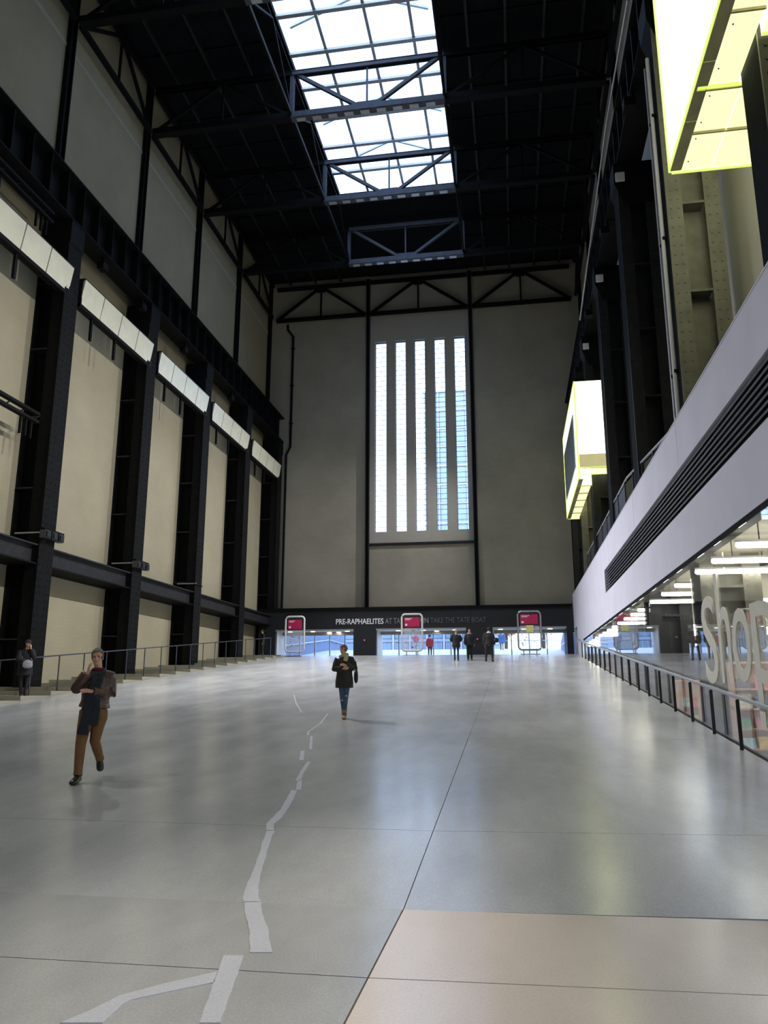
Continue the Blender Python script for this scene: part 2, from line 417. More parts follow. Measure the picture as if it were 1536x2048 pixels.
up = MB().box(SX0 - .12, SX0, SY0, SY1, 32.5, SZ + .1).box(SX1, SX1 + .12, SY0, SY1, 32.5, SZ + .1).box(SX0, SX1, SY1, SY1 + .12, 32.5, SZ + .1).box(SX0, SX1, SY0 - .12, SY0, 32.5, SZ + .1)
up.build('upstand', M['deck'], sk)
xb = [SX0, -8.32, -5.98, -3.86, SX1]; nb = 11; dy = 2.36
yb = [SY1 - dy * i for i in range(nb)]; yb.append(SY0)
for x in xb[1:-1]: MB().box(x - .075, x + .075, SY0, SY1, SZ - .06, SZ + .06).build('glazing_bar', M['lightgrey'], sk)
for i, yy in enumerate(yb[1:-1]): MB().box(SX0, SX1, yy - .11, yy + .11, SZ - .16, SZ - .02).build('cross_bar', M['lightgrey'], sk)
for i in range(len(yb) - 1):
    for a, b in zip(xb, xb[1:]): MB().box(a + .04, b - .04, yb[i + 1] + .04, yb[i] - .04, SZ + .07, SZ + .09).build('pane', M['glass'], sk)
for yy in (39.2, 32.3, 25.4, 42.9):   # outer frames over the glass
    for a, b in ((SX0 + .3, -6.4), (SX1 - .3, -6.4)):
        MB().bar((a, yy - 1.0, SZ + .5), (b, yy - 1.0, SZ + 1.9), .12).build('outer_strut', M['lightgrey'], sk)

# ------------------------------------------------------------------ left steelwork
BAY = 6.9
def rivet_rows(mb, pts, r=.022, axis='y'):
    for (x, y_, z) in pts:
        if axis == 'y': mb.box(x - r, x + r, y_ - .018, y_, z - r, z + r)
        else: mb.box(x, x + .018, y_ - r, y_ + r, z - r, z + r)
ordl = ['nearest', 'second nearest', 'middle', 'fourth', 'far corner']
for k in range(-1, 5):
    y0 = 24.8 + BAY * k; y1 = y0 + .9; z0 = zstep(y0 + .4) - .02; zt = 19.5
    if k == -1: lab = 'black riveted steel column on the left wall, nearer than any other, beside the frame edge'
    else: lab = ['black riveted steel column behind the woman with the grey bag, nearest full column on the left',
                 'black steel column on the left wall, just right of the man holding his cheek',
                 'black steel column on the left wall, third one along from the woman in the hat',
                 'black steel column on the left wall, last one before the corner column',
                 'black steel column in the far left corner beside the end wall'][k]
    c = thing('steel_column', (XL - .6, y0 + .45, z0), lab, 'column', 'riveted columns along the left wall')
    MB().box(XW + .01, XL - .06, y0 + .42, y0 + .48, z0, zt).build('web', M['steel'], c)
    MB().box(XL - .06, XL, y0, y1, z0, zt).build('hall_flange', M['steel'], c)
    MB().box(XL - .5, XL - .06, y0 + .02, y0 + .08, z0, zt).box(XL - .5, XL - .06, y1 - .08, y1 - .02, z0, zt).box(XL - .5, XL - .44, y0 + .08, y1 - .08, z0, zt).build('side_plate', M['steel'], c)
    MB().box(XW + .005, XW + .05, y0 + .1, y1 - .1, z0, zt).build('wall_flange', M['steel'], c)
    z = z0 + 1.6
    while z < zt - .5:
        MB().box(XW + .05, XL - .5, y0 + .05, y1 - .05, z, z + .05).build('diaphragm', M['steel_l'], c); z += 2.7
    rv = MB(); pts = []
    for i in range(int((zt - z0) / .25) - 2):
        for yy in (y0 + .1, y0 + .28, y0 + .62, y0 + .8): rv.box(XL, XL + .014, yy - .02, yy + .02, z0 + .2 + .25 * i, z0 + .24 + .25 * i)
    o = rv.build('rivets', M['steel'], c); o['kind'] = 'stuff'
    MB().prism([(XW + .1, y0 - .02, zt), (XL + .05, y0 - .02, zt), (XL + .05, y0 - .02, zt - .9), (XL - .3, y0 - .02, zt - 1.7), (XW + .1, y0 - .02, zt - 1.7)], (0, .94, 0)).build('bracket_head', M['steel'], c)
def girder(name, xc, s, lab, m1, m2, zt=21.4, zb=19.52, ys=-6, ye=53.4):
    gd = thing(name, (xc, (ys + ye) / 2, zb), lab, 'girder')
    MB().box(xc - .02, xc + .02, ys, ye, zb + .05, zt - .05).build('web_plate', m1, gd)
    MB().box(xc - .42, xc + .42, ys, ye, zt - .06, zt).build('top_flange', m2, gd)
    MB().box(xc - .42, xc + .42, ys, ye, zb, zb + .06).build('bottom_flange', m2, gd)
    yy = ys + .5; st = MB().box(xc - .36, xc + .36, yy - .02, yy + .02, zb + .06, zt - .06).build('stiffener', m1, gd)
    n = int((ye - ys) / 1.15)
    for i in range(1, n):
        c = st.copy(); COL.objects.link(c); c.location.y += 1.15 * i
    MB().box(xc - .06, xc + .06, ys, ye, zt, zt + .12).build('crane_rail', m2, gd)
    return gd
girder('crane_girder', XL - .35, 1, 'long black crane girder running along the left wall above the columns', M['steel'], M['steel'])
for k in range(-1, 5):   # lower horizontal beams, one per bay, between the columns
    ya, yb_ = 24.8 + .92 + BAY * (k - 1), 24.8 - .02 + BAY * k
    lab = ['dark horizontal steel beam leaving the frame at the far left edge', 'dark horizontal steel beam left of the column behind the woman in the hat',
           'dark horizontal steel beam above the man holding his cheek', 'dark horizontal steel beam in the second bay past the man in the leather jacket',
           'dark horizontal steel beam in the third bay past the man in the leather jacket', 'dark horizontal steel beam in the last bay before the end wall'][k + 1]
    b = thing('horizontal_beam', (XL - .3, (ya + yb_) / 2, 5.98), lab, 'beam', 'horizontal beams low on the left wall')
    MB().box(XL - .30, XL - .26, ya, yb_, 6.02, 6.66).build('web_plate', M['steel_l'], b)
    MB().box(XL - .5, XL - .04, ya, yb_, 6.64, 6.69).build('top_flange', M['steel_l'], b)
    MB().box(XL - .5, XL - .04, ya, yb_, 5.98, 6.03).build('bottom_flange', M['steel'], b)
    MB().box(XW + .01, XL - .5, ya, yb_, 5.98, 6.03).build('soffit_plate', M['steel'], b)
for k in range(0, 5):   # slim posts on the upper wall
    y0 = 25.3 + BAY * k; zb = 21.9 if k == 0 else 21.3
    lab = ['slim black post on the upper left wall with a slanted cut foot', 'slim black post on the upper left wall, second along', 'slim black post on the upper left wall, third along',
           'slim black post on the upper left wall, fourth along', 'slim black post on the upper left wall at the far corner'][k]
    w = thing('wall_post', (XW + .1, y0, zb), lab, 'post', 'upper wall posts')
    MB().box(XW + .005, XW + .22, y0 - .2, y0 - .14, zb, 32.3).box(XW + .005, XW + .22, y0 + .14, y0 + .2, zb, 32.3).build('flange', M['steel'], w)
    MB().box(XW + .005, XW + .1, y0 - .14, y0 + .14, zb, 32.3).build('web', M['steel'], w)
def lam_truss(name, p, q, lab, grp, m, h=2.6, w=.2, gus=True):
    p, q = Vector(p), Vector(q); mid = (p + q) / 2; d = (q - p).normalized()
    t = thing(name, mid, lab, 'truss', grp)
    up = Vector((0, 0, h))
    MB().bar(p, q, w, w * 1.1).build('bottom_chord', m, t)
    MB().bar(p + up, q + up, w, w * 1.1).build('top_chord', m, t)
    MB().bar(mid, mid + up, w * .5).build('king_post', m, t)
    for e in (p, q):
        MB().bar(e, mid + up, w * .75).build('diagonal', m, t)
    if gus:
        n_ = Vector((d.y, -d.x, 0)) * .03
        MB().prism([mid + up + d * .6, mid + up - d * .6, mid + up - d * .3 - Vector((0, 0, .5)), mid + up + d * .3 - Vector((0, 0, .5))], n_).build('gusset', m, t)
    return t
for k in range(-1, 4):
    a = 25.3 + BAY * k
    lam_truss('wall_truss', (XW + .35, a + .2, ZB), (XW + .35, a + BAY - .2, ZB),
              ['black wall truss at the top left edge of the photo', 'black wall truss under the roof, first whole one from the left', 'black wall truss under the roof, second whole one from the left', 'black wall truss under the roof, third whole one from the left', 'black wall truss in the last bay of the left wall'][k + 1],
              'trusses on top of the left wall', M['steel'])
for i, (a, b) in enumerate(((XW + .5, -10.2), (-9.88, -2.55), (-2.2, 4.9))):
    lam_truss('wall_truss', (a, YE - .3, ZB), (b, YE - .3, ZB), ['black end wall truss left of the tall windows', 'black end wall truss above the tall windows', 'black end wall truss right of the tall windows'][i], 'trusses on top of the end wall', M['steel'], w=.24)
for k in range(0, 4):
    a = 25.3 + BAY * k
    lam_truss('wall_truss', (5.2, a + .2, ZB), (5.2, a + BAY - .2, ZB), 'black wall truss in shadow high on the right side, %s from the camera' % ['first', 'second', 'third', 'fourth'][k], 'trusses on top of the right wall', M['steel'])
for x, lab in ((-10.04, 'slim dark steel pilaster at the left of the tall windows'), (-2.38, 'slim dark steel pilaster at the right of the tall windows')):
    p = thing('wall_pilaster', (x, YE - .1, 7.1), lab, 'pilaster', 'end wall pilasters')
    MB().box(x - .14, x - .1, YE - .24, YE - .005, 7.1, 32.3).box(x + .1, x + .14, YE - .24, YE - .005, 7.1, 32.3).build('flange', M['steel_l'], p)
    MB().box(x - .1, x + .1, YE - .14, YE - .1, 7.1, 32.3).build('web', M['steel'], p)

# roof trusses across the hall
XA, XB_ = -9.95, -2.37
labs = ['grey roof truss nearest the camera, crossing the skylight at the top of the photo', 'grey roof truss crossing the skylight, second from the top', 'grey roof truss at the far end of the skylight', 'grey roof truss beyond the skylight in the dark roof']
for k in range(-1, 4):
    Y = 25.3 + BAY * k; ZT = 31.75
    t = thing('roof_truss', (XA, Y, ZB), labs[k] if k >= 0 else 'roof truss over the hall above the camera', 'truss', 'roof trusses across the hall')
    m = M['truss']  # skylight falling on the middle span is put into its greyer steel
    for a, b, mm in ((XW + .45, XA, M['steel']), (XA, XB_, m), (XB_, 5.1, M['steel'])):
        MB().bar((a, Y - .14, ZB), (b, Y - .14, ZB), .05, .34).bar((a, Y + .14, ZB), (b, Y + .14, ZB), .05, .34).bar((a, Y, ZB - .15), (b, Y, ZB - .15), .40, .03).build('bottom_chord', mm, t)
        MB().bar((a, Y - .12, ZT), (b, Y - .12, ZT), .05, .24).bar((a, Y + .12, ZT), (b, Y + .12, ZT), .05, .24).bar((a, Y, ZT + .1), (b, Y, ZT + .1), .34, .03).build('top_chord', mm, t)
    xm = (XA + XB_) / 2
    for x in (XA, XB_): MB().ibeam((x, Y, ZB), (x, Y, ZT), .2, .2, .03, up=(0, 1, 0)).build('post', m, t)
    MB().bar((xm, Y, ZB), (xm, Y, ZT), .09).build('post', m, t)
    for x, s in ((XA, 1), (XB_, -1)): MB().bar((x + s * .3, Y, ZT - .1), (xm - s * .5, Y, ZB + .2), .17, .17, up=(0, 1, 0)).build('diagonal', m, t)
    MB().prism([(xm - .9, Y, ZB + .12), (xm + .9, Y, ZB + .12), (xm + .5, Y, ZB + .42), (xm - .5, Y, ZB + .42)], (0, .04, 0)).build('gusset', m, t)
    for a, b in ((XW + .45, XA), (XB_, 5.1)):
        c_ = (a + b) / 2
        MB().bar((a, Y, ZB), (c_, Y, ZT), .14, .14, up=(0, 1, 0)).build('diagonal', M['steel'], t)
        MB().bar((b, Y, ZB), (c_, Y, ZT), .14, .14, up=(0, 1, 0)).build('diagonal', M['steel'], t)
        MB().bar((c_, Y, ZB), (c_, Y, ZT), .1).build('post', M['steel'], t)
    if k > -1:
        for x in (XA, XB_):
            MB().bar((x, Y - BAY + .2, ZB + .1), (x, Y - .2, ZB + .1), .12, .2).build('tie', M['steel'], t)
            MB().bar((x, Y - BAY + .2, ZB + .2), (x, Y - BAY / 2, ZT), .09).bar((x, Y - .2, ZB + .2), (x, Y - BAY / 2, ZT), .09).build('side_brace', M['steel'], t)
    for i in range(9):
        x = XA + .5 + i * .8
        MB().box(x - .22, x + .22, Y - .12, Y + .12, ZB - .22, ZB - .17).build('cover_plate', M['lightgrey'], t)

# light panels between the left columns
for k in range(0, 5):
    ya, yb_ = 25.9 + BAY * (k - 1), 24.6 + .35 + BAY * k; yb_ = 24.75 + BAY * k + .35
    lab = ['pale light panel cut off by the left edge, its gathered lining showing yellow', 'pale light panel between the first two left columns', 'pale creased light panel between the second and third left columns',
           'pale light panel between the third and fourth left columns', 'short pale light panel in the last bay of the left wall'][k]
    x1, zt, x0_, zb = XL + .14, 17.55, XL - .02, 16.55
    lp = thing('light_panel', (x1, (ya + yb_) / 2, zb), lab, 'light panel', 'light panels between the left columns')
    n = 4; dl = (yb_ - ya) / n
    for i in range(n):
        a, b = ya + dl * i + .03, ya + dl * (i + 1) - .03
        MB().prism([(x1, a, zt), (x1, b, zt), (x0_, b, zb), (x0_, a, zb)], (-.05, 0, .01)).build('diffuser', M['strip'], lp)
    MB().box(x1 - .14, x1, ya, yb_, zt, zt + .05).build('top_rail', M['rail_black'], lp)
    MB().box(x0_ - .25, x0_ + .03, ya, yb_, zb - .16, zb - .01).build('bottom_channel', M['steel'], lp)
    MB().box(x1 - .5, x1 - .12, ya, ya + .06, zb - .1, zt + .05).box(x1 - .5, x1 - .12, yb_ - .06, yb_, zb - .1, zt + .05).build('end_plate', M['rail_black'], lp)
    for yy in (ya + 1.1, ya + 3.0): MB().box(x0_ - .15, x0_ - .06, yy - .06, yy + .06, zb - 1.1, zb - .15).build('hanger', M['steel'], lp)
for za, zb_, ya, yb_, lab in ((18.75, 19.1, 14, 23.8, 'black lighting track above the cut off light panel at the left edge'), (11.0, 11.3, 14, 24.15, 'black lighting track at mid height on the left edge')):
    tr = thing('lighting_track', (XL - .1, (ya + yb_) / 2, za), lab, 'lighting track')
    for dx, dz in ((0, 0), (0, zb_ - za)): MB().box(XL - .25, XL - .05, ya, yb_, za + dz - .06, za + dz + .04).build('rail_bar', M['steel'], tr)
    yy = ya + .3; i = 0
    while yy < yb_:
        MB().bar((XL - .15, yy, za), (XL - .15, yy + .4, zb_), .04).build('lattice_bar', M['steel'], tr); yy += .8
    for yy in (yb_ - .3, yb_ - .6, yb_ - .9, yb_ - 3): MB().box(XL - .2, XL - .12, yy - .03, yy + .03, za - .7, za - .1).build('drop_arm', M['steel'], tr)
for k, lab in ((0, 'black spotlight bracket on the nearest left column above the low beam'), (1, 'black spotlight bracket on the second left column above the low beam'), (2, 'small thin bracket on the third left column')):
    y0 = 24.8 + BAY * k; z = 7.05
    br = thing('spotlight_bracket', (XL, y0 + .4, z), lab, 'bracket', 'brackets on the left columns')
    MB().tube([(XW + .3, y0 - .06, z + .05), (XL + .1, y0 - .06, z + .05)], .03).build('arm', M['lightgrey'], br)
    if k < 2:
        for j in range(3):
            MB().box(XL + .03, XL + .26, y0 - .1 + j * .42, y0 + .22 + j * .42, z - .14, z + .14).build('lamp_head', M['slat'], br)
            MB().box(XL + .26, XL + .30, y0 - .05 + j * .42, y0 + .17 + j * .42, z - .1, z + .1).build('lens', M['steel_l'], br)
        MB().box(XL + .02, XL + .2, y0 - .1, y0 + 1.15, z + .16, z + .22).build('top_bar', M['steel'], br)
    else:
        MB().box(XL + .02, XL + .06, y0 - .2, y0 + .9, z, z + .05).build('top_bar', M['steel'], br)

# down pipe in the far left corner
dp = thing('down_pipe', (-15.9, YE - .14, 7.1), 'thin dark down pipe with two kinks at the far left corner of the end wall', 'pipe')
MB().tube([(-16.3, YE - .14, 29.0), (-16.3, YE - .14, 28.6), (-15.85, YE - .14, 28.0), (-15.85, YE - .14, 19.2), (-16.15, YE - .14, 18.6), (-16.15, YE - .14, 7.13)], .09).build('pipe', M['steel'], dp)
for z in (27, 24, 21): MB().box(-15.98, -15.72, YE - .24, YE - .005, z, z + .06).build('clip', M['steel'], dp)

# ------------------------------------------------------------------ right steelwork
XC0, XC1 = 4.05, 5.3
for k in range(-2, 5):
    y0 = 24.8 + BAY * k; y1 = y0 + .9; zt = 19.5; z0 = 0 if y0 < 44 else 4.6
    lab = {-2: 'dark steel column filling the top right edge of the photo', -1: 'riveted steel column lit greenish by the big glowing box on the right',
           0: 'dark riveted column on the right, first one beyond the lit column', 1: 'dark riveted column just right of the far glowing box', 2: 'dark column on the right hidden behind the far glowing box', 3: 'riveted column below the far glowing box, lit yellow', 4: 'dark column in the far right corner of the hall'}[k]
    c = thing('steel_column', (XC0 + .6, y0 + .45, z0), lab, 'column', 'riveted columns along the right side')
    m = M['steel_r'] if k in (-1, 3) else M['steel_l']  # lighter steel on two columns stands in for the glow of the boxes
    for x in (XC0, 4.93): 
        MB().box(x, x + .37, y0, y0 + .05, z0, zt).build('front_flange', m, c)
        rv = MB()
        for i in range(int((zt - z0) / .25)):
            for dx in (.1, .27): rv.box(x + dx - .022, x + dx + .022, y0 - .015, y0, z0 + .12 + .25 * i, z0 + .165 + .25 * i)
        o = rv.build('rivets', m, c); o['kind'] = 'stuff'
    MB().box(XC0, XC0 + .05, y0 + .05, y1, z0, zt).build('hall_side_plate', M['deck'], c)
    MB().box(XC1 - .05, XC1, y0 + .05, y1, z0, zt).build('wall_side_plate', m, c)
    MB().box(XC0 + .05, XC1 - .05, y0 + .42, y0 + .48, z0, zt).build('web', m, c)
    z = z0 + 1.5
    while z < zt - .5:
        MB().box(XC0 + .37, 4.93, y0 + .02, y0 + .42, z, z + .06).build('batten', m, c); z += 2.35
    MB().prism([(XC0 - .1, y0 - .02, zt), (XC1, y0 - .02, zt), (XC1, y0 - .02, zt - 1.6), (XC0 + .2, y0 - .02, zt - 1.6), (XC0 - .1, y0 - .02, zt - .8)], (0, .94, 0)).build('bracket_head', M['steel'], c)
    if k in (0, 1, 2):
        pl = thing('wall_lamp', (XC0 + .1, y0 - .1, zt - .5), ['small pale lamp on the column head high on the right', 'small pale lamp on the column head above the far glowing box', 'small pale lamp high on the hidden right column'][k], 'lamp', 'lamps on the right column heads')
        MB().box(XC0 - .05, XC0 + .25, y0 - .14, y0 - .03, zt - .75, zt - .45).build('housing', M['white'], pl)
        MB().box(XC0, XC0 + .2, y0 - .16, y0 - .14, zt - .7, zt - .5).build('lens', M['white'], pl)
for i, yy in enumerate((7.5, 14.6, 21.5, 28.4, 35.3, 42.2, 48.6)):
    fl = thing('floodlight', (4.0, yy, 18.9), 'small black floodlight under the right crane girder, %s from the camera' % ['first', 'second', 'third', 'fourth', 'fifth', 'sixth', 'seventh'][i], 'floodlight', 'floodlights under the right girder')
    MB().box(3.86, 4.2, yy - .2, yy + .2, 18.95, 19.25).build('housing', M['steel'], fl)
    MB().box(4.12, 4.2, yy - .03, yy + .03, 19.25, 19.5205).build('yoke', M['steel'], fl)
    spot('flood', (3.8, yy, 18.9), (-15.5, yy + 1, 8.5) if i else (2, 4.5, 0), 6800 if i else 10500, (.98, .97, .97) if i else (1, .93, .84), 1.2 if i else .75, .9, .15)
for i, yy in enumerate((5.5, 12.5, 27.6, 31.2, 36, 43)):
    fl = thing('floodlight', (-16.6, yy, 18.9), 'small black floodlight under the left crane girder, %s from the camera' % ['first', 'second', 'third', 'fourth', 'fifth', 'sixth'][i], 'floodlight', 'floodlights under the left girder')
    MB().box(-16.75, -16.45, yy - .2, yy + .2, 18.95, 19.25).build('housing', M['steel'], fl)
    MB().box(-16.65, -16.55, yy - .03, yy + .03, 19.25, 19.5205).build('yoke', M['steel'], fl)
    spot('flood', (-16.4, yy, 18.9), (1.5 if i < 2 else -3, yy - 2 if i == 2 else yy, 1.5), 2600 if i < 2 else 8800, (.96, .96, .98), 1.1 if i < 2 else 1.5, .9, .15)
girder('crane_girder', 4.5, 1, 'long black crane girder in shadow along the right side', M['steel_l'], M['steel'])
for k in range(0, 5):
    y0 = 25.3 + BAY * k
    w = thing('wall_post', (5.5, y0, 21.6), 'slim black post high on the right wall in shadow, %s from the camera' % ['first', 'second', 'third', 'fourth', 'fifth'][k], 'post', 'upper right wall posts')
    MB().box(5.38, 5.595, y0 - .2, y0 - .14, 21.6, 32.3).box(5.38, 5.595, y0 + .14, y0 + .2, 21.6, 32.3).build('flange', M['steel'], w)
    MB().box(5.5, 5.595, y0 - .14, y0 + .14, 21.6, 32.3).build('web', M['steel'], w)
for yy, r, lab in ((18.25, .05, 'thicker pale conduit pipe climbing the hall side of the lit right column'), (18.6, .035, 'thinner pale conduit pipe climbing the hall side of the lit right column')):
    cp_ = thing('conduit_pipe', (XC0 - .08, yy, 7.7), lab, 'pipe', 'conduits on the lit right column')
    MB().tube([(XC0 - .08, yy, 7.7), (XC0 - .08, yy, 17.8)], r).build('pipe', M['fascia'], cp_)
    for z in (9, 12.5, 16): MB().box(XC0 - .1, XC0 - .002, yy - .07, yy + .07, z, z + .08).build('clip', M['steel'], cp_)
cb = thing('hanging_cable', (3.9, 30, 22), 'long thin grey cable running up along the right side of the dark roof', 'cable')
MB().tube([at(1255, 0, X=3.7), at(1212, 250, X=3.7), at(1160, 640, X=3.7)], .03).build('cable', M['lightgrey'], cb)

# ------------------------------------------------------------------ balcony wall on the right
bw = MB().box(XG, XG + .22, 4, 52, 6.55, 7.67).box(XG, XG + .22, 4, 46, 4.47, 5.6).box(XG, XG + .22, 33.5, 52, 5.6, 6.55)
bw.box(XG, XG + .22, 46, 49.6, 3.0, 5.6).box(XG, XG + .22, 51.6, 52, 3.0, 5.6).box(XG, XG + .22, 49.6, 51.6, 5.5, 5.6)
bwo = struct(bw, 'wall_balcony', M['fascia'])
MB().box(XG + .22, XG + .3, 4, 33.5, 5.5, 6.6).build('recess_back', M['black'], bwo)
sl = MB().prism([(XG + .01, 4, 5.62), (XG + .035, 4, 5.60), (XG + .16, 4, 5.68), (XG + .15, 4, 5.70)], (0, 29.45, 0)).build('slat', M['slat'], bwo)
for i in range(1, 8):
    c = sl.copy(); COL.objects.link(c); c.location.z += .119 * i
for i in range(9):
    yy = 5.5 + 3.4 * i; MB().box(XG + .17, XG + .21, yy - .03, yy + .03, 5.6, 6.55).build('bracket', M['black'], bwo)
MB().box(XG - .01, XG + .26, 4, 52, 7.67, 7.70).build('coping', M['fascia'], bwo)
for y_ in (11, 17.9, 24.8, 31.7, 38.6): MB().box(XG - .004, XG, y_ - .006, y_ + .006, 6.6, 7.66).build('joint', M['fascia'], bwo)
MB().box(XG + .02, XG + .2, 4, 45.8, 4.36, 4.47).build('head_trim', M['steel'], bwo)
MB().box(XG + .22, 5.6, 4, 52, 4.75, 4.95).build('walkway', M['fascia'], bwo)
MB().box(XG + .3, XG + .36, 49.6, 51.6, 3.8, 5.5).build('doorway_dark', M['black'], bwo)
gr = thing('guard_rail', (4.15, 33, 7.7), 'dark panelled stair guard rail with pale handrail rising behind the balcony wall', 'railing')
gx = 4.15
prof = [(44.2, 8.0), (44.2, 9.03), (28, 9.05), (20.6, 8.22), (14, 7.5)]
MB().tube([(gx, y_, z_) for y_, z_ in prof[1:]], .04).build('handrail', M['lightgrey'], gr)
yy = 44.1
def gz(y_): return 9.04 if y_ > 28 else 9.05 - (28 - y_) * .112
while yy > 20:
    MB().box(gx - .03, gx + .03, yy - .03, yy + .03, 4.96, gz(yy)).build('post', M['steel_l'], gr)
    y2 = yy - 1.95
    if y2 > 20: MB().hexa([(gx - .01, y2 + .08, 7.6), (gx + .01, y2 + .08, 7.6), (gx + .01, yy - .08, 7.6), (gx - .01, yy - .08, 7.6), (gx - .01, y2 + .08, gz(y2) - .12), (gx + .01, y2 + .08, gz(y2) - .12), (gx + .01, yy - .08, gz(yy) - .12), (gx - .01, yy - .08, gz(yy) - .12)]).build('infill_panel', M['steel_l'] if yy > 30 else M['glass'], gr)
    yy = y2

# ------------------------------------------------------------------ glowing boxes
def glow_box(x0, y0, y1, z0, z1, lab, nseg, dark, blocks):
    b = thing('glowing_bay_box', (x0 + .4, (y0 + y1) / 2, z0), lab, 'light box', 'glowing boxes on the right side')
    e = .08
    for z in (z0, z1 - e): MB().box(x0, x0 + e, y0, y1, z, z + e).build('long_edge', M['boxedge'], b)
    for y_ in (y0, y1 - e): MB().box(x0, x0 + e, y_, y_ + e, z0 + e, z1 - e).build('upright_edge', M['boxedge'], b)
    dl = (y1 - y0 - 2 * e) / nseg
    for i in range(nseg):
        a = y0 + e + dl * i
        MB().box(x0 + .02, x0 + .05, a + .012, a + dl - .012, z0 + e, z1 - e).build('side_panel', M['boxside'], b)
        MB().box(x0 + .02, x0 + .22, a + .01, a + dl - .01, z0 - .03, z0 - .005).build('edge_flashing', M['flash'], b)
    for bx0, bx1, by0, by1, bz0, bz1 in blocks:
        for yy, s_ in ((by0, 1), (by1, -1)):
            zz = bz0 + (.65 if dark and yy == y0 else 0)
            ya, yb_ = sorted((yy, yy + s_ * .04))
            MB().box(bx0 + .06, bx1, ya, yb_, zz, bz1 - .02).build('end_panel', M['boxglow'], b)
            if zz > bz0: MB().box(bx0 + .06, bx1, ya, yb_, bz0, zz).build('dim_end_panel', M['boxdim'], b)
            MB().box(bx0 + .06, bx1, ya - .01, yb_ + .01, bz0 - .03, bz0).build('cross_edge', M['boxedge'], b)
        n = max(1, round((by1 - by0) / 1.45)); dy_ = (by1 - by0 - .1) / n; m_ = max(1, round((bx1 - bx0) / .8)); dx = (bx1 - bx0 - .08) / m_
        for i in range(n):
            for j in range(m_):
                MB().box(bx0 + .07 + dx * j, bx0 + .05 + dx * (j + 1), by0 + .06 + dy_ * i, by0 + .04 + dy_ * (i + 1), bz0, bz0 + .03).build('underside_panel', M['boxglow2'], b)
            MB().box(bx0 + .2, bx1 - .02, by0 + .03 + dy_ * i, by0 + .06 + dy_ * i, bz0 - .05, bz0).build('floor_rib', M['flash'], b)
            for t_ in (.2, .8): MB().box(bx0 + .30, bx0 + .32, by0 + dy_ * (i + t_), by0 + dy_ * (i + t_) + .02, bz0 - .015, bz0).build('bolt', M['steel_l'], b)
        MB().box(bx0 + .05, bx1, by0 + .05, by1 - .05, bz1 - .02, bz1).build('lid', M['steel_r'], b)
    if dark: MB().box(x0 - .03, x0 + .015, y0 + 1.2, y1 - .8, z0 + .9, z1 - 1.3).build('dark_window', M['winglass'], b)
    return b
M['boxside'] = mat('glowing_side_glass', (.8, .9, .5), .3, var=0, emit=1.5, ecol=(1.0, 1.0, .62))
M['boxdim'] = mat('dim_box_glass', (.8, .7, .35), .4, var=.1, emit=.35, ecol=(1.0, .9, .45))
M['flash'] = mat('warm_metal_flashing', (.45, .42, .22), .4, metal=.3, var=.15)
glow_box(3.3, 37.2, 46.4, 11.55, 16.5, 'glowing yellow-green glass box projecting from the far right side, dark pane on its hall face', 6, True,
         [(3.3, 4.9, 37.2, 38.5, 12.1, 16.5), (3.3, 4.03, 38.5, 46.4, 11.55, 16.5)])
glow_box(3.3, 3.0, 14.2, 11.55, 16.6, 'large glowing yellow-green glass box at the top right corner', 8, False,
         [(3.3, 5.58, 11.95, 14.2, 11.55, 16.6), (3.3, 4.03, 3.0, 11.95, 11.55, 16.6), (4.03, 5.58, 3.0, 10.95, 11.55, 16.6)])

# ------------------------------------------------------------------ shop behind the glass
struct(MB().box(XG, 15, 2, 52, -.3, 0), 'floor_shop', M['shopfloor'])
struct(MB().box(XG + .22, 15, 2, 52, 4.6, 4.74), 'ceiling_shop', M['shopceil'])
struct(MB().box(14.6, 15, 2, 52, 0, 4.6), 'wall_shop', M['steel_r'])
struct(MB().box(XG + .2, 15, 50, 50.3, 0, 4.6), 'wall_shop_end', M['black'])
# side of the ramp below the glass
sg = sroot('window_7', (XG + .08, 25, 0))
yy = 4.0; W_ = 2.75
while yy < 45.5:
    y2 = min(yy + W_, 45.8)
    za, zb_ = zf(yy) - .02, zf(y2) - .02
    MB().hexa([(XG + .01, yy + .01, za), (XG + .03, yy + .01, za), (XG + .03, y2 - .01, zb_), (XG + .01, y2 - .01, zb_),
               (XG + .01, yy + .01, 4.36), (XG + .03, yy + .01, 4.36), (XG + .03, y2 - .01, 4.36), (XG + .01, y2 - .01, 4.36)]).build('pane', M['shopglass'], sg)
    yy = y2
MB().prism([(XG + .02, 4, -.02), (XG + .02, YC, -.02), (XG + .02, 45.8, zf(45.8) - .02), (XG + .02, 45.8, zf(45.8) + .03), (XG + .02, YC, .03), (XG + .02, 4, .03)], (.03, 0, 0)).build('floor_channel', M['steel'], sg)
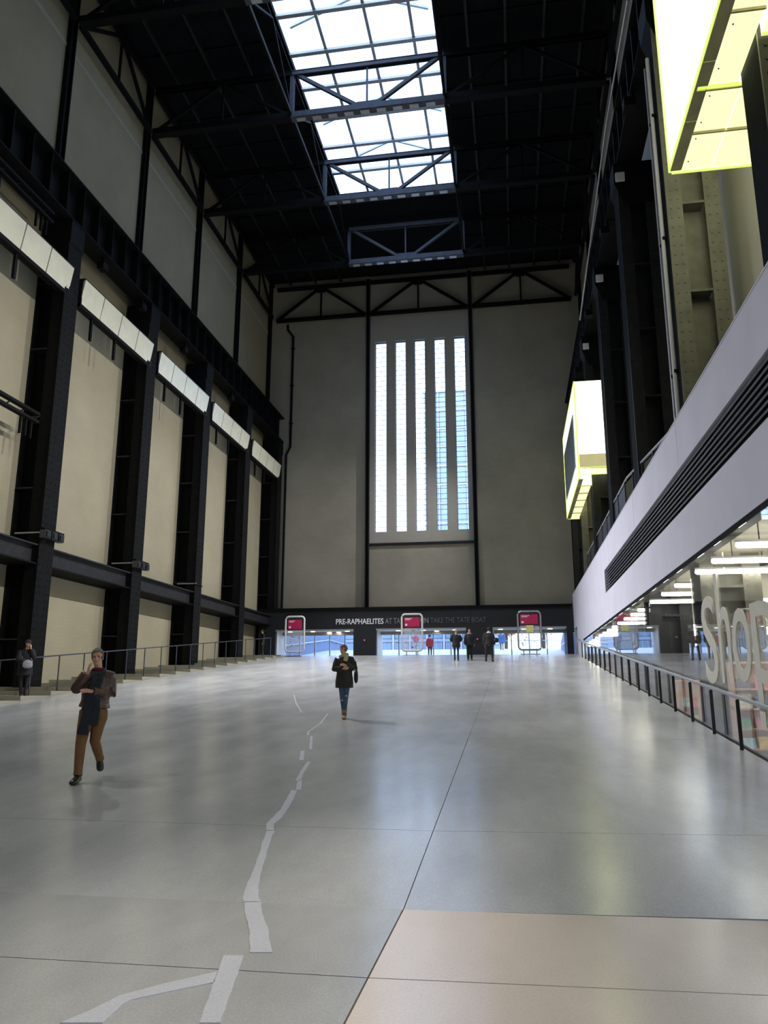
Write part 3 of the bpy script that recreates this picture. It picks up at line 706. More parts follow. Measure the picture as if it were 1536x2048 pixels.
# fluorescent tubes
ORD = ['first', 'second', 'third', 'fourth', 'fifth', 'sixth', 'seventh', 'eighth', 'ninth', 'tenth', 'eleventh', 'twelfth', 'thirteenth', 'fourteenth', 'fifteenth', 'sixteenth', 'seventeenth', 'eighteenth', 'nineteenth', 'twentieth', 'twenty-first']
tube0 = None
TY = [10.7, 12.6, 14.5, 16.3, 17.78, 20.1, 21.9, 23.8, 26.2, 27.8, 29.5, 31.4, 33.2, 35.0, 36.8, 38.4, 40.3, 42.0, 43.7, 45.3, 47.3]
for i, y_ in enumerate(TY):
    for j in range(3):
        x_ = 3.93 + j * 3.0
        d = ['nearest the glass', 'second from the glass', 'third from the glass'][j]
        loc = Vector((x_ + .9, y_, 4.3)); lab = 'lit ceiling tube, %s in the shop row %s' % (ORD[i], d)
        if tube0 is None:
            t = tube0 = thing('fluorescent_tube', loc, lab, 'light', 'shop ceiling tubes ' + d)
            MB().tube([(x_, y_, 4.18), (x_ + .03, y_, 4.18), (x_ + 1.62, y_, 4.18), (x_ + 1.65, y_, 4.18)], [.03, .05, .05, .03]).build('tube', M['tube'], t)
            MB().box(x_, x_ + 1.65, y_ - .04, y_ + .04, 4.23, 4.27).build('batten', M['white'], t)
            for u in (.4, 1.4): MB().box(x_ + u - .01, x_ + u + .01, y_ - .01, y_ + .01, 4.27, 4.6).build('hanger', M['steel_l'], t)
        else:
            t = copy_tree(tube0); t.location = loc; tag(t, lab, None, 'shop ceiling tubes ' + d)
# lettering on the glass
lt = thing('shop_lettering', (XG + .05, 15, 2), 'tall frosted letters reading Shop on the glass wall at the right edge', 'lettering')
rot = Matrix(((0, 0, -1, 0), (-1, 0, 0, 0), (0, 1, 0, 0), (0, 0, 0, 1)))
def letter(ch, ya, yb_, za, zb_):
    o = text_mesh(ch, 1, M['frost'], 'letter', None, Matrix.Identity(4), .006, .0)
    me = o.data; xs_ = [v.co.x for v in me.vertices]; zs_ = [v.co.y for v in me.vertices]
    x0_, x1_, z0_, z1_ = min(xs_), max(xs_), min(zs_), max(zs_)
    for v in me.vertices:
        u = (v.co.x - x0_) / (x1_ - x0_); w = (v.co.y - z0_) / (z1_ - z0_)
        v.co = Vector((XG + v.co.z, ya + (yb_ - ya) * u, za + (zb_ - za) * w)) - lt.location
    o.parent = lt
letter('S', 17.0, 15.95, 1.80, 3.50); letter('h', 15.75, 14.95, 1.80, 3.85); letter('o', 14.8, 13.75, 1.80, 3.05); letter('p', 13.6, 12.3, 1.1, 3.05)
# a second, smaller word farther along
# display units with books
ORDB = ['leftmost', 'second', 'third', 'fourth', 'fifth', 'sixth', 'seventh', 'eighth']
def display(x, y_, w, h, lab, m, n, facing):
    d = .34
    t = thing('display_unit', (x + w / 2, y_ + d / 2, 0), lab, 'shelf', 'book display units in the shop')
    MB().box(x, x + .04, y_, y_ + d, 0, h).build('side_panel', m, t); MB().box(x + w - .04, x + w, y_, y_ + d, 0, h).build('side_panel', m, t)
    MB().box(x + .04, x + w - .04, y_ + d - .03, y_ + d, .1, h).build('back_panel', m, t)
    hs = [.12 + (h - .25) / n * i for i in range(n)]
    for z in hs: MB().box(x + .04, x + w - .04, y_ + .02, y_ + d - .03, z, z + .03).build('shelf', m, t)
    MB().box(x, x + w, y_, y_ + d, h, h + .04).build('top', m, t)
    for si, z in enumerate(hs):
        px_ = x + .1; nbk = -1
        while px_ < x + w - .3:
            nbk += 1; bw_ = R.uniform(.18, .28); bh = R.uniform(.18, min(.34, (h - .25) / n - .09)); c = R.choice(M['book'])
            names = {'a': 'red', 'b': 'orange', 'c': 'blue', 'd': 'cream', 'e': 'green', 'f': 'pink', 'g': 'black', 'h': 'pale blue', 'i': 'yellow'}[c['n'][-1]]
            bk = MB().hexa([(px_, y_ + .06, z + .032), (px_ + bw_, y_ + .06, z + .032), (px_ + bw_, y_ + .09, z + .032), (px_, y_ + .09, z + .032),
                            (px_, y_ + .13, z + .03 + bh), (px_ + bw_, y_ + .13, z + .03 + bh), (px_ + bw_, y_ + .16, z + .03 + bh), (px_, y_ + .16, z + .03 + bh)]).build('book', c)
            tag(bk, '%s book, %s on the %s shelf of %s' % (names, ORDB[nbk], ['bottom', 'second', 'third', 'fourth', 'top'][si], facing), 'book', 'books on ' + facing)
            px_ += bw_ + R.uniform(.04, .1)
display(4.3, 17.1, .95, 2.2, 'peach book display just right of the first letter on the shop glass', M['shelf'], 5, 'the peach lettering display')
display(5.3, 17.2, 1.0, 1.9, 'peach book display behind the last letter at the right edge', M['shelf'], 5, 'the low right edge display')
display(4.2, 19.6, 1.2, 1.5, 'low peach book display behind the lit riveted column in the shop', M['shelf'], 3, 'the hidden column display')
display(4.25, 22.4, 1.2, 1.9, 'low peach book display left of the big lettering, seen over the handrail', M['shelf'], 3, 'the handrail display')
display(6.4, 18.6, 1.8, 2.2, 'tall grey book display deeper in the shop behind the peach ones', M['shelf2'], 4, 'the tall grey display')
display(5.5, 21.5, 1.6, 1.5, 'low peach book table unit halfway along the shop', M['shelf'], 3, 'the low halfway unit')
display(5.6, 27.5, 1.7, 1.9, 'peach book display far along the shop', M['shelf'], 3, 'the far display')
display(5.6, 11.2, 1.6, 1.9, 'book display nearest the camera inside the shop', M['shelf2'], 4, 'the nearest display')

# ------------------------------------------------------------------ railings
rr = thing('handrail_fence', (XG - .12, 28, 0), 'long black handrail with slim posts along the shop glass', 'railing')
RX = XG - .1
y_ = 4.5; post_y = []
yy = 14.5 - 1.83 * 5
while yy < 47:
    post_y.append(yy); yy += 1.83
pm = MB().box(RX - .025, RX + .025, -.012, .012, 0, .83)
for yy in post_y:
    MB().box(RX - .03, RX + .03, yy - .012, yy + .012, zf(yy), zf(yy) + .82).build('post', M['rail_black'], rr)
    MB().bar((RX, yy, zf(yy) + .80), (RX + .02, yy, zf(yy) + .86), .03).build('rail_bracket', M['rail_black'], rr)
MB().tube([(RX, 4.3, .87), (RX, YC, .87), (RX, 46.8, zf(46.8) + .87), (RX, 47.8, zf(47.8) + .98), (RX, 49.3, zf(49.3) + .72)], .032, 10).build('handrail', M['lightgrey'], rr)
lr = thing('handrail_fence', (-15.2, 30, 1.5), 'long thin handrail with slim posts on the steps along the left wall', 'railing')
prev = None
py_ = [18.5 + 1.56 * i for i in range(-3, 20)]
pts = []
for yy in py_:
    zt = zf(yy) + 1.22
    MB().box(-15.215, -15.185, yy - .02, yy + .02, zstep(yy), zt).build('post', M['slat'], lr); pts.append((-15.2, yy, zt))
MB().tube(pts, .022).build('handrail', M['slat'], lr)

# ------------------------------------------------------------------ lobby and entrance
OP = [(-16.1, -10.67), (-9.13, -3.13), (-1.4, 3.32)]; ZO = 5.68; YL = 52.0
lb = MB()
ex = [-17.3] + [v for o_ in OP for v in o_] + [3.72]
for i in range(0, len(ex), 2): lb.box(ex[i], ex[i + 1], YL, YL + 2.6, ZTOP - .3, ZO)
lb.box(-17.3, 3.72, YL, YL + 1.5, ZO, 6.95)
lobby = struct(lb, 'wall_lobby', M['black'])
MB().box(-17.4, 3.75, YL - .12, YL + 1.59, 6.95, 7.12).build('top_ledge', M['steel'], lobby)
for i, (a, b) in enumerate(OP):
    MB().box(a, a + .03, YL + .3, YL + 2.5, ZTOP, ZO - .02).build('reveal', M['white'], lobby)
    MB().box(a, b, YL + .05, YL + 2.6, ZO - .08, ZO - .002).build('soffit', M['white'], lobby)
    MB().box(a, b, YL + .0, YL + .05, ZO - .1, ZO).build('edge_strip', M['lightgrey'], lobby)
for i, (a, b) in enumerate(OP):
    d = sroot('door_%d' % (i + 1), ((a + b) / 2, YL + 2.4, ZTOP))
    n = 5 if i < 2 else 4; dx = (b - a) / n
    MB().box(a, b, YL + 2.36, YL + 2.46, ZO - .16, ZO - .08).build('door_head', M['lightgrey'], d)
    for j in range(n + 1):
        x = a + dx * j; MB().box(x - .035, x + .035, YL + 2.36, YL + 2.46, ZTOP, ZO - .16).build('mullion', M['lightgrey'], d)
        if j < n: MB().box(x + .04, x + dx - .04, YL + 2.40, YL + 2.42, ZTOP + .02, ZO - .17).build('pane', M['glass'], d)
lampx = [(-15.2, .5), (-13.6, .5), (-12.7, 1.6), (-12.0, 1.4), (-11.2, .5), (-7.7, .5), (-6.0, .5), (-5.2, 1.4), (-3.9, .5), (-.9, .5), (.6, .5), (2.3, .5)]
for i, (x, dy_) in enumerate(lampx):
    lab = 'small lit round downlight in the %s of the entrance' % (['left opening', 'middle opening', 'right opening'][0 if x < -10 else 1 if x < -3 else 2])
    o = thing('downlight', (x, YL + dy_, ZO - .14), lab + ', lamp %s from its left' % ['first', 'second', 'third', 'fourth', 'fifth'][[0, 1, 2, 3, 4, 0, 1, 2, 3, 0, 1, 2][i]], 'light', 'downlights over the entrance')
    MB().tube([(x, YL + dy_, ZO - .12), (x, YL + dy_, ZO - .085)], .16, 14).build('lens', M['lamp'], o)
    MB().tube([(x + .18 * math.cos(t_ * .45), YL + dy_ + .18 * math.sin(t_ * .45), ZO - .10) for t_ in range(14)], .02, 6, closed=True).build('trim_ring', M['chrome'], o)
# lettering on the black wall
wt = thing('wall_lettering', (-6.8, YL, 6.0), 'one line of white and grey capitals on the black wall over the entrance', 'lettering')
def line(txt, xa, xb_, m, z0_, h, off):
    o = text_mesh(txt, 1, m, 'words', None, Matrix.Identity(4), .015, off)
    me = o.data; xs_ = [v.co.x for v in me.vertices]; ys_ = [v.co.y for v in me.vertices]
    a, b, c, d = min(xs_), max(xs_), min(ys_), max(ys_)
    for v in me.vertices:
        v.co = Vector((xa + (xb_ - xa) * (v.co.x - a) / (b - a), YL - .015 - v.co.z, z0_ + h * (v.co.y - c) / (d - c))) - wt.location
    o.parent = wt
line('PRE-RAPHAELITES', at(672, 1247, Y=YL).x, at(767, 1247, Y=YL).x, M['wtext'], 5.99, .37, .014)
line('AT TATE', at(770.5, 1247, Y=YL).x, at(812, 1247, Y=YL).x, M['gtext'], 6.0, .36, .004)
line('BRITAIN', at(816, 1247, Y=YL).x, at(857, 1247, Y=YL).x, M['gtext'], 6.0, .36, .012)
line('TAKE THE TATE BOAT', at(861, 1247, Y=YL).x, at(972, 1244, Y=YL).x, M['dtext'], 6.0, .36, .004)
for x, lab in ((at(729, 1281, Y=YL).x, 'small red call point on the black pier between left and middle doors'), (at(955, 1278, Y=YL).x, 'small red call point on the black pier between middle and right doors')):
    cp2 = thing('call_point', (x, YL, 4.9), lab, 'call point')
    MB().box(x - .06, x + .06, YL - .05, YL, 4.86, 4.98).build('housing', M['magenta'], cp2)
    MB().box(x - .03, x + .03, YL - .055, YL - .05, 4.89, 4.95).build('face', M['white'], cp2)

# information stands
def stand(px0, px1, pyt, pyb, yw, lab, inner):
    a, b = at(px0, pyb, Y=yw), at(px1, pyt, Y=yw); zb, zt = ZTOP if yw > YTOP else zf(yw), b.z; a.x += .06; b.x -= .06
    w = b.x - a.x; xm = (a.x + b.x) / 2; rz = .22
    t = thing('information_stand', (xm, yw, zb), lab, 'sign', 'rounded frame stands before the entrance')
    bot = zb + .28; pts = []
    for cx, cz, a0 in ((b.x - rz, zt - rz, 0), (a.x + rz, zt - rz, 90), (a.x + rz, bot + rz, 180), (b.x - rz, bot + rz, 270)):
        for q in range(6):
            an = math.radians(a0 + q * 18); pts.append((cx + rz * math.cos(an), yw, cz + rz * math.sin(an)))
    MB().tube(pts, .06, 8, closed=True).build('frame', M['white'] if inner != 2 else M['chrome'], t)
    for x in (a.x + .3, b.x - .3):
        MB().tube([(x, yw, zb + .01), (x, yw, bot)], .035).build('leg', M['chrome'], t)
    MB().box(a.x + .1, b.x - .1, yw - .3, yw + .3, zb, zb + .02).build('foot_plate', M['chrome'], t)
    MB().box(a.x + .13, b.x - .13, yw - .02, yw + .02, zt - .86, zt - .12).build('header_board', M['signblack'], t)
    hp = MB().box(a.x + .16, b.x - .16, yw - .03, yw - .02, zt - .80, zt - .20).build('header_panel', M['magenta'], t)
    for i, (l, z) in enumerate(((.55, .30), (.42, .37))): MB().box(a.x + .22, a.x + .22 + (w - .5) * l, yw - .034, yw - .03, zt - z, zt - z + .035).build('text_line', M['wtext'], hp)
    MB().box(a.x + .22, a.x + .36, yw - .034, yw - .03, zt - .74, zt - .62).build('text_line', M['wtext'], hp)
    mp = MB().box(a.x + .1, b.x - .1, yw - .01, yw + .01, bot + .08, zt - .9).build('map_panel', M['mapglass'], t)
    rr_ = random.Random(int(px0)); cols = ['a', 'b', 'c', 'e', 'f', 'i', 'h']
    for i in range(13):
        x = rr_.uniform(a.x + .18, b.x - .28); z = rr_.uniform(bot + .15, zt - 1.0)
        MB().box(x, x + rr_.uniform(.05, .11), yw - .014, yw - .01, z, z + .06).build('map_mark', M['book'][ord(rr_.choice(cols)) - 97], mp)
    if inner == 1: MB().tube([(xm + .25, yw - .03, bot + .75), (xm + .25, yw - .012, bot + .75)], .2, 16).build('round_emblem', M['book'][5], t)
    if inner == 2: MB().box(xm - .2, xm + .25, yw - .03, yw - .014, zt - 1.3, zt - .88).build('yellow_notice', M['book'][8], t)
m = bpy.data.materials.new('pale_map_film'); m.use_nodes = True; M['mapglass'] = m
nt = m.node_tree; pb = nt.nodes['Principled BSDF']; pb.inputs['Base Color'].default_value = (.75, .82, .88, 1); pb.inputs['Alpha'].default_value = .28
stand(568, 611, 1233, 1312, 49.5, 'rounded white frame sign stand with magenta header, left of the three', 0)
stand(802, 846, 1228, 1308, 50.2, 'rounded white frame sign stand with magenta header and pink round emblem in the middle', 1)
stand(1036, 1082, 1222, 1308, 50.0, 'rounded steel frame sign stand with magenta header and yellow notice, right of the three', 2)

# ------------------------------------------------------------------ outside
og = MB().box(-40, 40, 55.0, 56, 3.4, ZTOP - .01)
og.prism([(-17.6, 56, 3.4), (-17.6, 56, ZTOP - .01), (-17.6, 72, zf(72)), (-17.6, 82, zf(72)), (-17.6, 82, 3.4)], (40, 0, 0))
og.box(-45, 45, 82, 150, 3.4, zf(72) + .02)
og = struct(og, 'floor_outside', M['pave'])
ow = MB().prism([(-17.2, 56, 3.5), (-17.2, 56, 8.3), (-17.2, 66, 7.8), (-17.2, 80, 7.4), (-17.2, 80, 3.5)], (-.5, 0, 0))
ow = struct(ow, 'wall_outside_left', M['sky_wall'])
MB().tube([(-17.05, 57, zf(57) + .95), (-17.05, 72, zf(72) + .95), (-17.05, 79, zf(72) + .95)], .06).build('handrail', M['lightgrey'], ow)
for i in range(9):
    yy = 58 + i * 2.2; MB().box(-17.2, -17.03, yy - .03, yy + .03, zf(yy) + .85, zf(yy) + .9).build('rail_bracket', M['lightgrey'], ow)
ow2 = MB().prism([(3.9, 56, 3.5), (3.9, 56, 7.9), (3.9, 62, 6.9), (3.9, 70, 5.6), (3.9, 70, 3.5)], (.5, 0, 0))
ow2 = struct(ow2, 'wall_outside_right', M['sky_wall'])
MB().tube([(3.75, 57, zf(57) + 1.2), (3.75, 66, zf(66) + .5)], .06).build('handrail', M['lightgrey'], ow2)
def building(x0, x1, y_, z0, z1, lab, nx, nz, mw, mg):
    b = thing('office_building', ((x0 + x1) / 2, y_ + 3, z0), lab, 'building')
    MB().box(x0, x1, y_ + .3, y_ + 8, z0, z1).build('wall', mw, b)
    dx, dz = (x1 - x0) / nx, (z1 - z0) / nz
    for i in range(nx):
        MB().box(x0 + dx * i - .12, x0 + dx * i + .12, y_, y_ + .3, z0, z1).build('fin', M['lightgrey'], b)
    for j in range(nz):
        MB().box(x0, x1, y_ + .1, y_ + .3, z0 + dz * j, z0 + dz * j + .35).build('floor_band', mw, b)
        for i in range(nx): MB().box(x0 + dx * i + .2, x0 + dx * (i + 1) - .2, y_ + .2, y_ + .3, z0 + dz * j + .45, z0 + dz * (j + 1) - .1).build('window', mg, b)
    MB().box(x0 - .2, x1 + .2, y_ - .1, y_ + 8.2, z1, z1 + .4).build('roof', mw, b)
    return b
building(-24, -4.5, 100, 5.2, 15, 'pale glazed office building seen through the middle doors', 9, 4, M['ext'], M['winglass'])
building(-13.2, -2, 120, 5.2, 49, 'tall pale brick block seen through the two right tall windows', 5, 14, M['brick'], M['ext2'])
def tree(x, y_, h, lab, m, seed):
    rr_ = random.Random(seed); z0 = zf(72)
    t = thing('autumn_tree', (x, y_, z0), lab, 'tree', 'autumn trees outside the right doors')
    tb = MB().tube([(x, y_, z0), (x + .1, y_, z0 + h * .3), (x - .1, y_ + .1, z0 + h * .6), (x, y_, z0 + h * .85)], [.22, .18, .12, .05])
    tb.build('trunk', M['bark'], t)
    br = MB()
    for i in range(9):
        a = rr_.uniform(0, 6.28); z = z0 + h * rr_.uniform(.3, .7)
        br.tube([(x, y_, z), (x + math.cos(a) * h * .22, y_ + math.sin(a) * h * .22, z + h * .15)], [.07, .02], 5)
    br.build('branches', M['bark'], t)
    lf = MB()
    for i in range(1500):
        a = rr_.uniform(0, 6.28); u = rr_.uniform(-1, 1); r = rr_.uniform(.5, 1) ** .5; s_ = math.sqrt(1 - u * u)
        c = Vector((x + math.cos(a) * s_ * r * h * .36, y_ + math.sin(a) * s_ * r * h * .36, z0 + h * .66 + u * r * h * .36))
        d1 = Vector((rr_.uniform(-1, 1), rr_.uniform(-1, 1), rr_.uniform(-1, 1))).normalized() * .17; d2 = d1.cross(Vector((rr_.uniform(-1, 1), rr_.uniform(-1, 1), 1))).normalized() * .1
        lf.add([c - d1, c + d2, c + d1, c - d2], [(0, 1, 2, 3)])
    o = lf.build('leaves', m, t); o['kind'] = 'stuff'
tree(-1.0, 88, 7, 'orange autumn tree left behind the right entrance doors', M['leaf'][0], 1)
tree(3.2, 92, 8, 'golden autumn tree in the middle behind the right entrance doors', M['leaf'][1], 2)
tree(6.4, 86, 7.5, 'orange autumn tree right behind the right entrance doors', M['leaf'][0], 3)
fn = thing('low_fence', (-5, 76, zf(72)), 'pale low railing at the top of the outside slope', 'fence')
MB().box(-15, 5, 75.97, 76.03, zf(72) + .95, zf(72) + 1.0).build('top_rail', M['lightgrey'], fn)
for i in range(41): MB().box(-15 + .5 * i, -14.96 + .5 * i, 75.98, 76.02, zf(72), zf(72) + .95).build('picket', M['lightgrey'], fn)
#PEOPLE
def sm(name, col, rough=.8, **k): 
    if name not in M: M[name] = mat(name, col, rough, **k)
    return M[name]
sm('skin', (.62, .33, .22), .5, var=.08, scale=20)
sm('leather', (.085, .042, .030), .34, var=.35, scale=9, bump=.9, bscale=14)
sm('cord', (.20, .095, .035), .85, var=.12, scale=12, bump=.4, bscale=20)
sm('charcoal', (.018, .022, .028), .9, var=.2, scale=12, bump=.5, bscale=30)
sm('maroon', (.10, .008, .012), .9)
sm('shoe', (.018, .015, .012), .35)
sm('grey_hair', (.17, .16, .15), .7, var=.3, scale=60, bump=.8, bscale=90)
sm('blond_hair', (.20, .12, .065), .7, var=.3, scale=60, bump=.8, bscale=90)
sm('dark_hair', (.015, .012, .010), .7, bump=.6, bscale=90)
sm('coat_dark', (.022, .018, .017), .75, var=.2, scale=8, bump=.7, bscale=12)
sm('coat_black', (.010, .010, .013), .8, var=.2, bump=.5, bscale=12)
sm('jeans', (.045, .10, .16), .85, var=.3, scale=8, bump=.3)
sm('jeans_dark', (.012, .035, .08), .85, var=.2)
sm('beige_scarf', (.50, .42, .26), .95, var=.1, bump=.6, bscale=20)
sm('tan_boot', (.28, .16, .10), .7)
sm('hat_wool', (.035, .015, .025), .95, bump=.7, bscale=60)
sm('pink_hat', (.55, .38, .38), .95)
sm('red_coat', (.50, .02, .03), .7)
sm('grey_bag', (.30, .30, .33), .7, bump=.4, bscale=15)
sm('pale_fur', (.5, .42, .38), .95, bump=.8, bscale=80)
sm('eye', (.03, .025, .02), .2); sm('lips', (.42, .16, .13), .5); sm('eye_white', (.6, .58, .55), .3)
sm('blue_coat', (.06, .12, .25), .8)

def ring(mb, pts, rad, n=14, side=(1, 0, 0)):
    """closed loft; rad = (a, b) per point: a along side, b across"""
    pts = [Vector(p) for p in pts]; vs = []; fs = []; m_ = len(pts)
    for i, p in enumerate(pts):
        d = (pts[min(i + 1, m_ - 1)] - pts[max(i - 1, 0)]).normalized(); s_ = Vector(side)
        if abs(d.dot(s_)) > .85: s_ = Vector((0, 0, 1))
        a = (s_ - d * s_.dot(d)).normalized(); b = d.cross(a).normalized(); r = rad[i]
        if not isinstance(r, (tuple, list)): r = (r, r)
        for k in range(n):
            t = 2 * math.pi * k / n; vs.append(p + a * r[0] * math.cos(t) + b * r[1] * math.sin(t))
    for i in range(m_ - 1):
        for k in range(n): l = (k + 1) % n; fs.append((i * n + k, i * n + l, (i + 1) * n + l, (i + 1) * n + k))
    fs += [tuple(range(n))[::-1], tuple((m_ - 1) * n + k for k in range(n))]
    return mb.add(vs, fs)
def fuse(o, vox, it=3):
    r = o.modifiers.new('fuse', 'REMESH'); r.mode = 'VOXEL'; r.voxel_size = vox; r.use_smooth_shade = True
    s_ = o.modifiers.new('soften', 'SMOOTH'); s_.iterations = it; s_.factor = .5
    return o
def lerp(a, b, t): return Vector(a) * (1 - t) + Vector(b) * t
def hand(mb, w, d, nrm, H, curl=.5, thumb=1):
    w = Vector(w); d = Vector(d).normalized(); n_ = Vector(nrm); n_ = (n_ - d * n_.dot(d)).normalized(); s_ = d.cross(n_).normalized() * thumb
    u = H / 1.8
    pc = w + d * .045 * u
    ring(mb, [w - d * .02 * u, w + d * .02 * u, w + d * .055 * u, w + d * .09 * u], [(.026 * u, .02 * u), (.034 * u, .017 * u), (.040 * u, .016 * u), (.036 * u, .013 * u)], 10, side=s_)
    for k, ln in enumerate((.070, .078, .073, .058)):
        o_ = w + d * .085 * u + s_ * (.028 - k * .019) * u; p = [o_]; an = 0
        for q, f_ in enumerate((.45, .32, .23)):
            an += curl * (.7 if q == 0 else 1.0); dd = d * math.cos(an) + n_ * math.sin(an); p.append(p[-1] + dd * ln * f_ * u)
        ring(mb, p, [.0095 * u, .009 * u, .0085 * u, .006 * u], 7)
    t0 = w + d * .03 * u + s_ * .025 * u
    ring(mb, [t0, t0 + (d * .5 + s_ * .7 + n_ * .3).normalized() * .032 * u, t0 + (d * .8 + s_ * .55 + n_ * .5).normalized() * .062 * u], [.012 * u, .0105 * u, .008 * u], 7)
def person(name, label, loc, rz, H, J=None, top=None, legs='jeans', shoes='shoe', hair=('dark_hair', 'short'), head=(0, 0), vox=.012, curl=.5, female=False, face=True, group=None, sleeve=1.0, hn=None):
    t = thing('person', loc, label, 'person', group, rz)
    D = dict(pel=(0, 0, .53), che=(0, .0, .72), nec=(0, .005, .835), hed=(0, -.012, .93), hl=(-.052, 0, .52), hr=(.052, 0, .52), kl=(-.055, -.01, .285), kr=(.055, -.01, .285),
             al=(-.055, .01, .05), ar=(.055, .01, .05), tl=(-.062, -.105, .012), tr=(.062, -.105, .012), sl=(-.105, 0, .80), sr=(.105, 0, .80), el=(-.135, .01, .63), er=(.135, .01, .63), wl=(-.14, -.03, .485), wr=(.14, -.03, .485))
    D.update(J or {}); V_ = {k: Vector(v) * H for k, v in D.items()}
    body = MB(); h = lambda *a: [x * H if not isinstance(x, tuple) else tuple(y * H for y in x) for x in a]
    w = .93 if female else 1
    P = lambda t_: lerp(V_['pel'], V_['che'], t_) if t_ <= 1 else lerp(V_['che'], V_['nec'], t_ - 1)
    ring(body, [P(-.35), P(0), P(.4), P(.9), P(1.3), P(1.75), P(2)], h((.055, .045), (.088, .06), (.072, .052), (.088 * w, .062), (.09 * w, .058), (.055, .042), (.033, .035)))
    ring(body, [V_['nec'] - Vector((0, 0, .02 * H)), lerp(V_['nec'], V_['hed'], .3), V_['hed']], h(.033, .030, .032))
    # head
    yaw, tilt = head; HM = Matrix.Rotation(yaw, 3, 'Z') @ Matrix.Rotation(tilt, 3, 'Y'); hc = V_['hed']; u = H * .93
    q = lambda x, y_, z: hc + HM @ (Vector((x, y_, z)) * u)
    body.ell(q(0, .006, .018), tuple(c * u for c in (.043, .054, .054)), M=HM)
    body.ell(q(0, -.012, -.022), tuple(c * u for c in (.036, .040, .046)), M=HM)
    body.ell(q(0, -.030, -.052), tuple(c * u for c in (.018, .017, .014)), M=HM)
    ring(body, [q(0, -.046, .014), q(0, -.056, -.006), q(0, -.063, -.016), q(0, -.05, -.022)], [.004 * u, .006 * u, .0085 * u, .005 * u], 8)
    for s_ in (-1, 1):
        body.ell(q(s_ * .043, .008, -.006), (.006 * u, .010 * u, .017 * u), M=HM)
        body.ell(q(s_ * .018, -.043, .016), (.013 * u, .006 * u, .004 * u), M=HM)
        body.ell(q(s_ * .023, -.034, -.014), (.012 * u, .012 * u, .010 * u), M=HM)
    body.ell(q(0, -.049, -.034), (.011 * u, .005 * u, .005 * u), M=HM)
    for a, e, ww, s_ in (('sl', 'el', 'wl', -1), ('sr', 'er', 'wr', 1)):
        ring(body, [lerp(V_[a], V_['nec'], .25), V_[a], lerp(V_[a], V_[e], .5), V_[e], lerp(V_[e], V_[ww], .35), V_[ww]], h(.028, .030, .026, .022, .023, .014))
        fd = (V_[ww] - V_[e]).normalized(); nn = (hn or {}).get(ww, (-s_, 0, 0)); dd = (hn or {}).get(ww + 'd', fd); hand(body, V_[ww], dd, nn, H, curl, thumb=1 if s_ < 0 else -1)
    for a, k_, n_, tt in (('hl', 'kl', 'al', 'tl'), ('hr', 'kr', 'ar', 'tr')):
        ring(body, [V_[a] + Vector((0, 0, .02 * H)), V_[a] - Vector((0, 0, .03 * H)), lerp(V_[a], V_[k_], .5), V_[k_], lerp(V_[k_], V_[n_], .35), V_[n_]], [c * (.78 if female else .95) for c in h(.045, .050, .042, .029, .029, .015)])
        ring(body, [V_[n_], lerp(V_[n_], V_[tt], .4) - Vector((0, 0, .010 * H)), lerp(V_[n_], V_[tt], .7)], h(.012, .009, .005), 8)
    b = fuse(body.build('body', M['skin'], t, local=True), vox, 2)
    if face:
        for s_ in (-1, 1):
            MB().ell(q(s_ * .0185, -.0455, .004), (.0075 * u, .0045 * u, .0045 * u), 8, 6, M=HM).build('eye', M['eye'], t, local=True, smooth=True)
            MB().bar(q(s_ * .010, -.0515, .016), q(s_ * .028, -.0455, .017), .004 * u, .004 * u).build('eyebrow', M[hair[0]] if hair[0] != 'pink_hat' else M['dark_hair'], t, local=True)
        MB().ell(q(0, -.0535, -.034), (.012 * u, .003 * u, .0035 * u), 8, 6, M=HM).build('lips', M['lips'], t, local=True, smooth=True)
    # hair or hat
    hm_ = MB(); nu, nv = 20, 14; keep = []
    kind = hair[1]; r = {'short': (.047, .060, .060), 'tied': (.048, .061, .061), 'hat': (.054, .064, .066)}[kind]
    vs = []; 
    for j in range(nv + 1):
        for i in range(nu):
            ph = math.pi * j / nv; th = 2 * math.pi * i / nu
            vs.append(Vector((r[0] * math.sin(ph) * math.cos(th), .008 + r[1] * math.sin(ph) * math.sin(th), .020 + r[2] * math.cos(ph))))
    fs = []
    for j in range(nv):
        for i in range(nu):
            f_ = (j * nu + i, j * nu + (i + 1) % nu, (j + 1) * nu + (i + 1) % nu, (j + 1) * nu + i); c = sum((vs[x] for x in f_), Vector()) / 4
            lim = .048 if kind == 'short' else .040
            if kind == 'hat': ok = c.z > .020 + (.0 if c.y > 0 else .004)
            else: ok = c.z > lim if c.y < -.018 else (c.z > -.002 - (c.y + .018) * 1.0 if c.y < .012 else c.z > -.038)
            if ok: fs.append(f_)
    hm_.add([hc + HM @ (v * u) for v in vs], fs); ho = hm_.build('hat' if kind == 'hat' else 'hair', M[hair[0]], t, local=True, merge=True)
    bm = bmesh.new(); bm.from_mesh(ho.data); bmesh.ops.delete(bm, geom=[v for v in bm.verts if not v.link_faces], context='VERTS'); bm.to_mesh(ho.data); bm.free()
    so = ho.modifiers.new('thick', 'SOLIDIFY'); so.thickness = .008 * H; so.offset = 0
    for p_ in ho.data.polygons: p_.use_smooth = True
    if kind == 'hat': MB().tube([q(.053 * math.cos(i * .4), .008 + .063 * math.sin(i * .4), .024) for i in range(16)], .009 * u, 8, closed=True).build('hat_brim', M[hair[0]], t, local=True, smooth=True)
    if kind == 'tied': MB().ell(q(0, .070, .022), (.02 * u, .018 * u, .022 * u)).build('hair_bun', M[hair[0]], t, local=True, smooth=True)
    # trousers
    tr_ = MB()
    ring(tr_, [P(.35), P(0), P(-.3)], h((.084, .062), (.098, .070), (.075, .058)))
    lw_ = .82 if female else 1.0
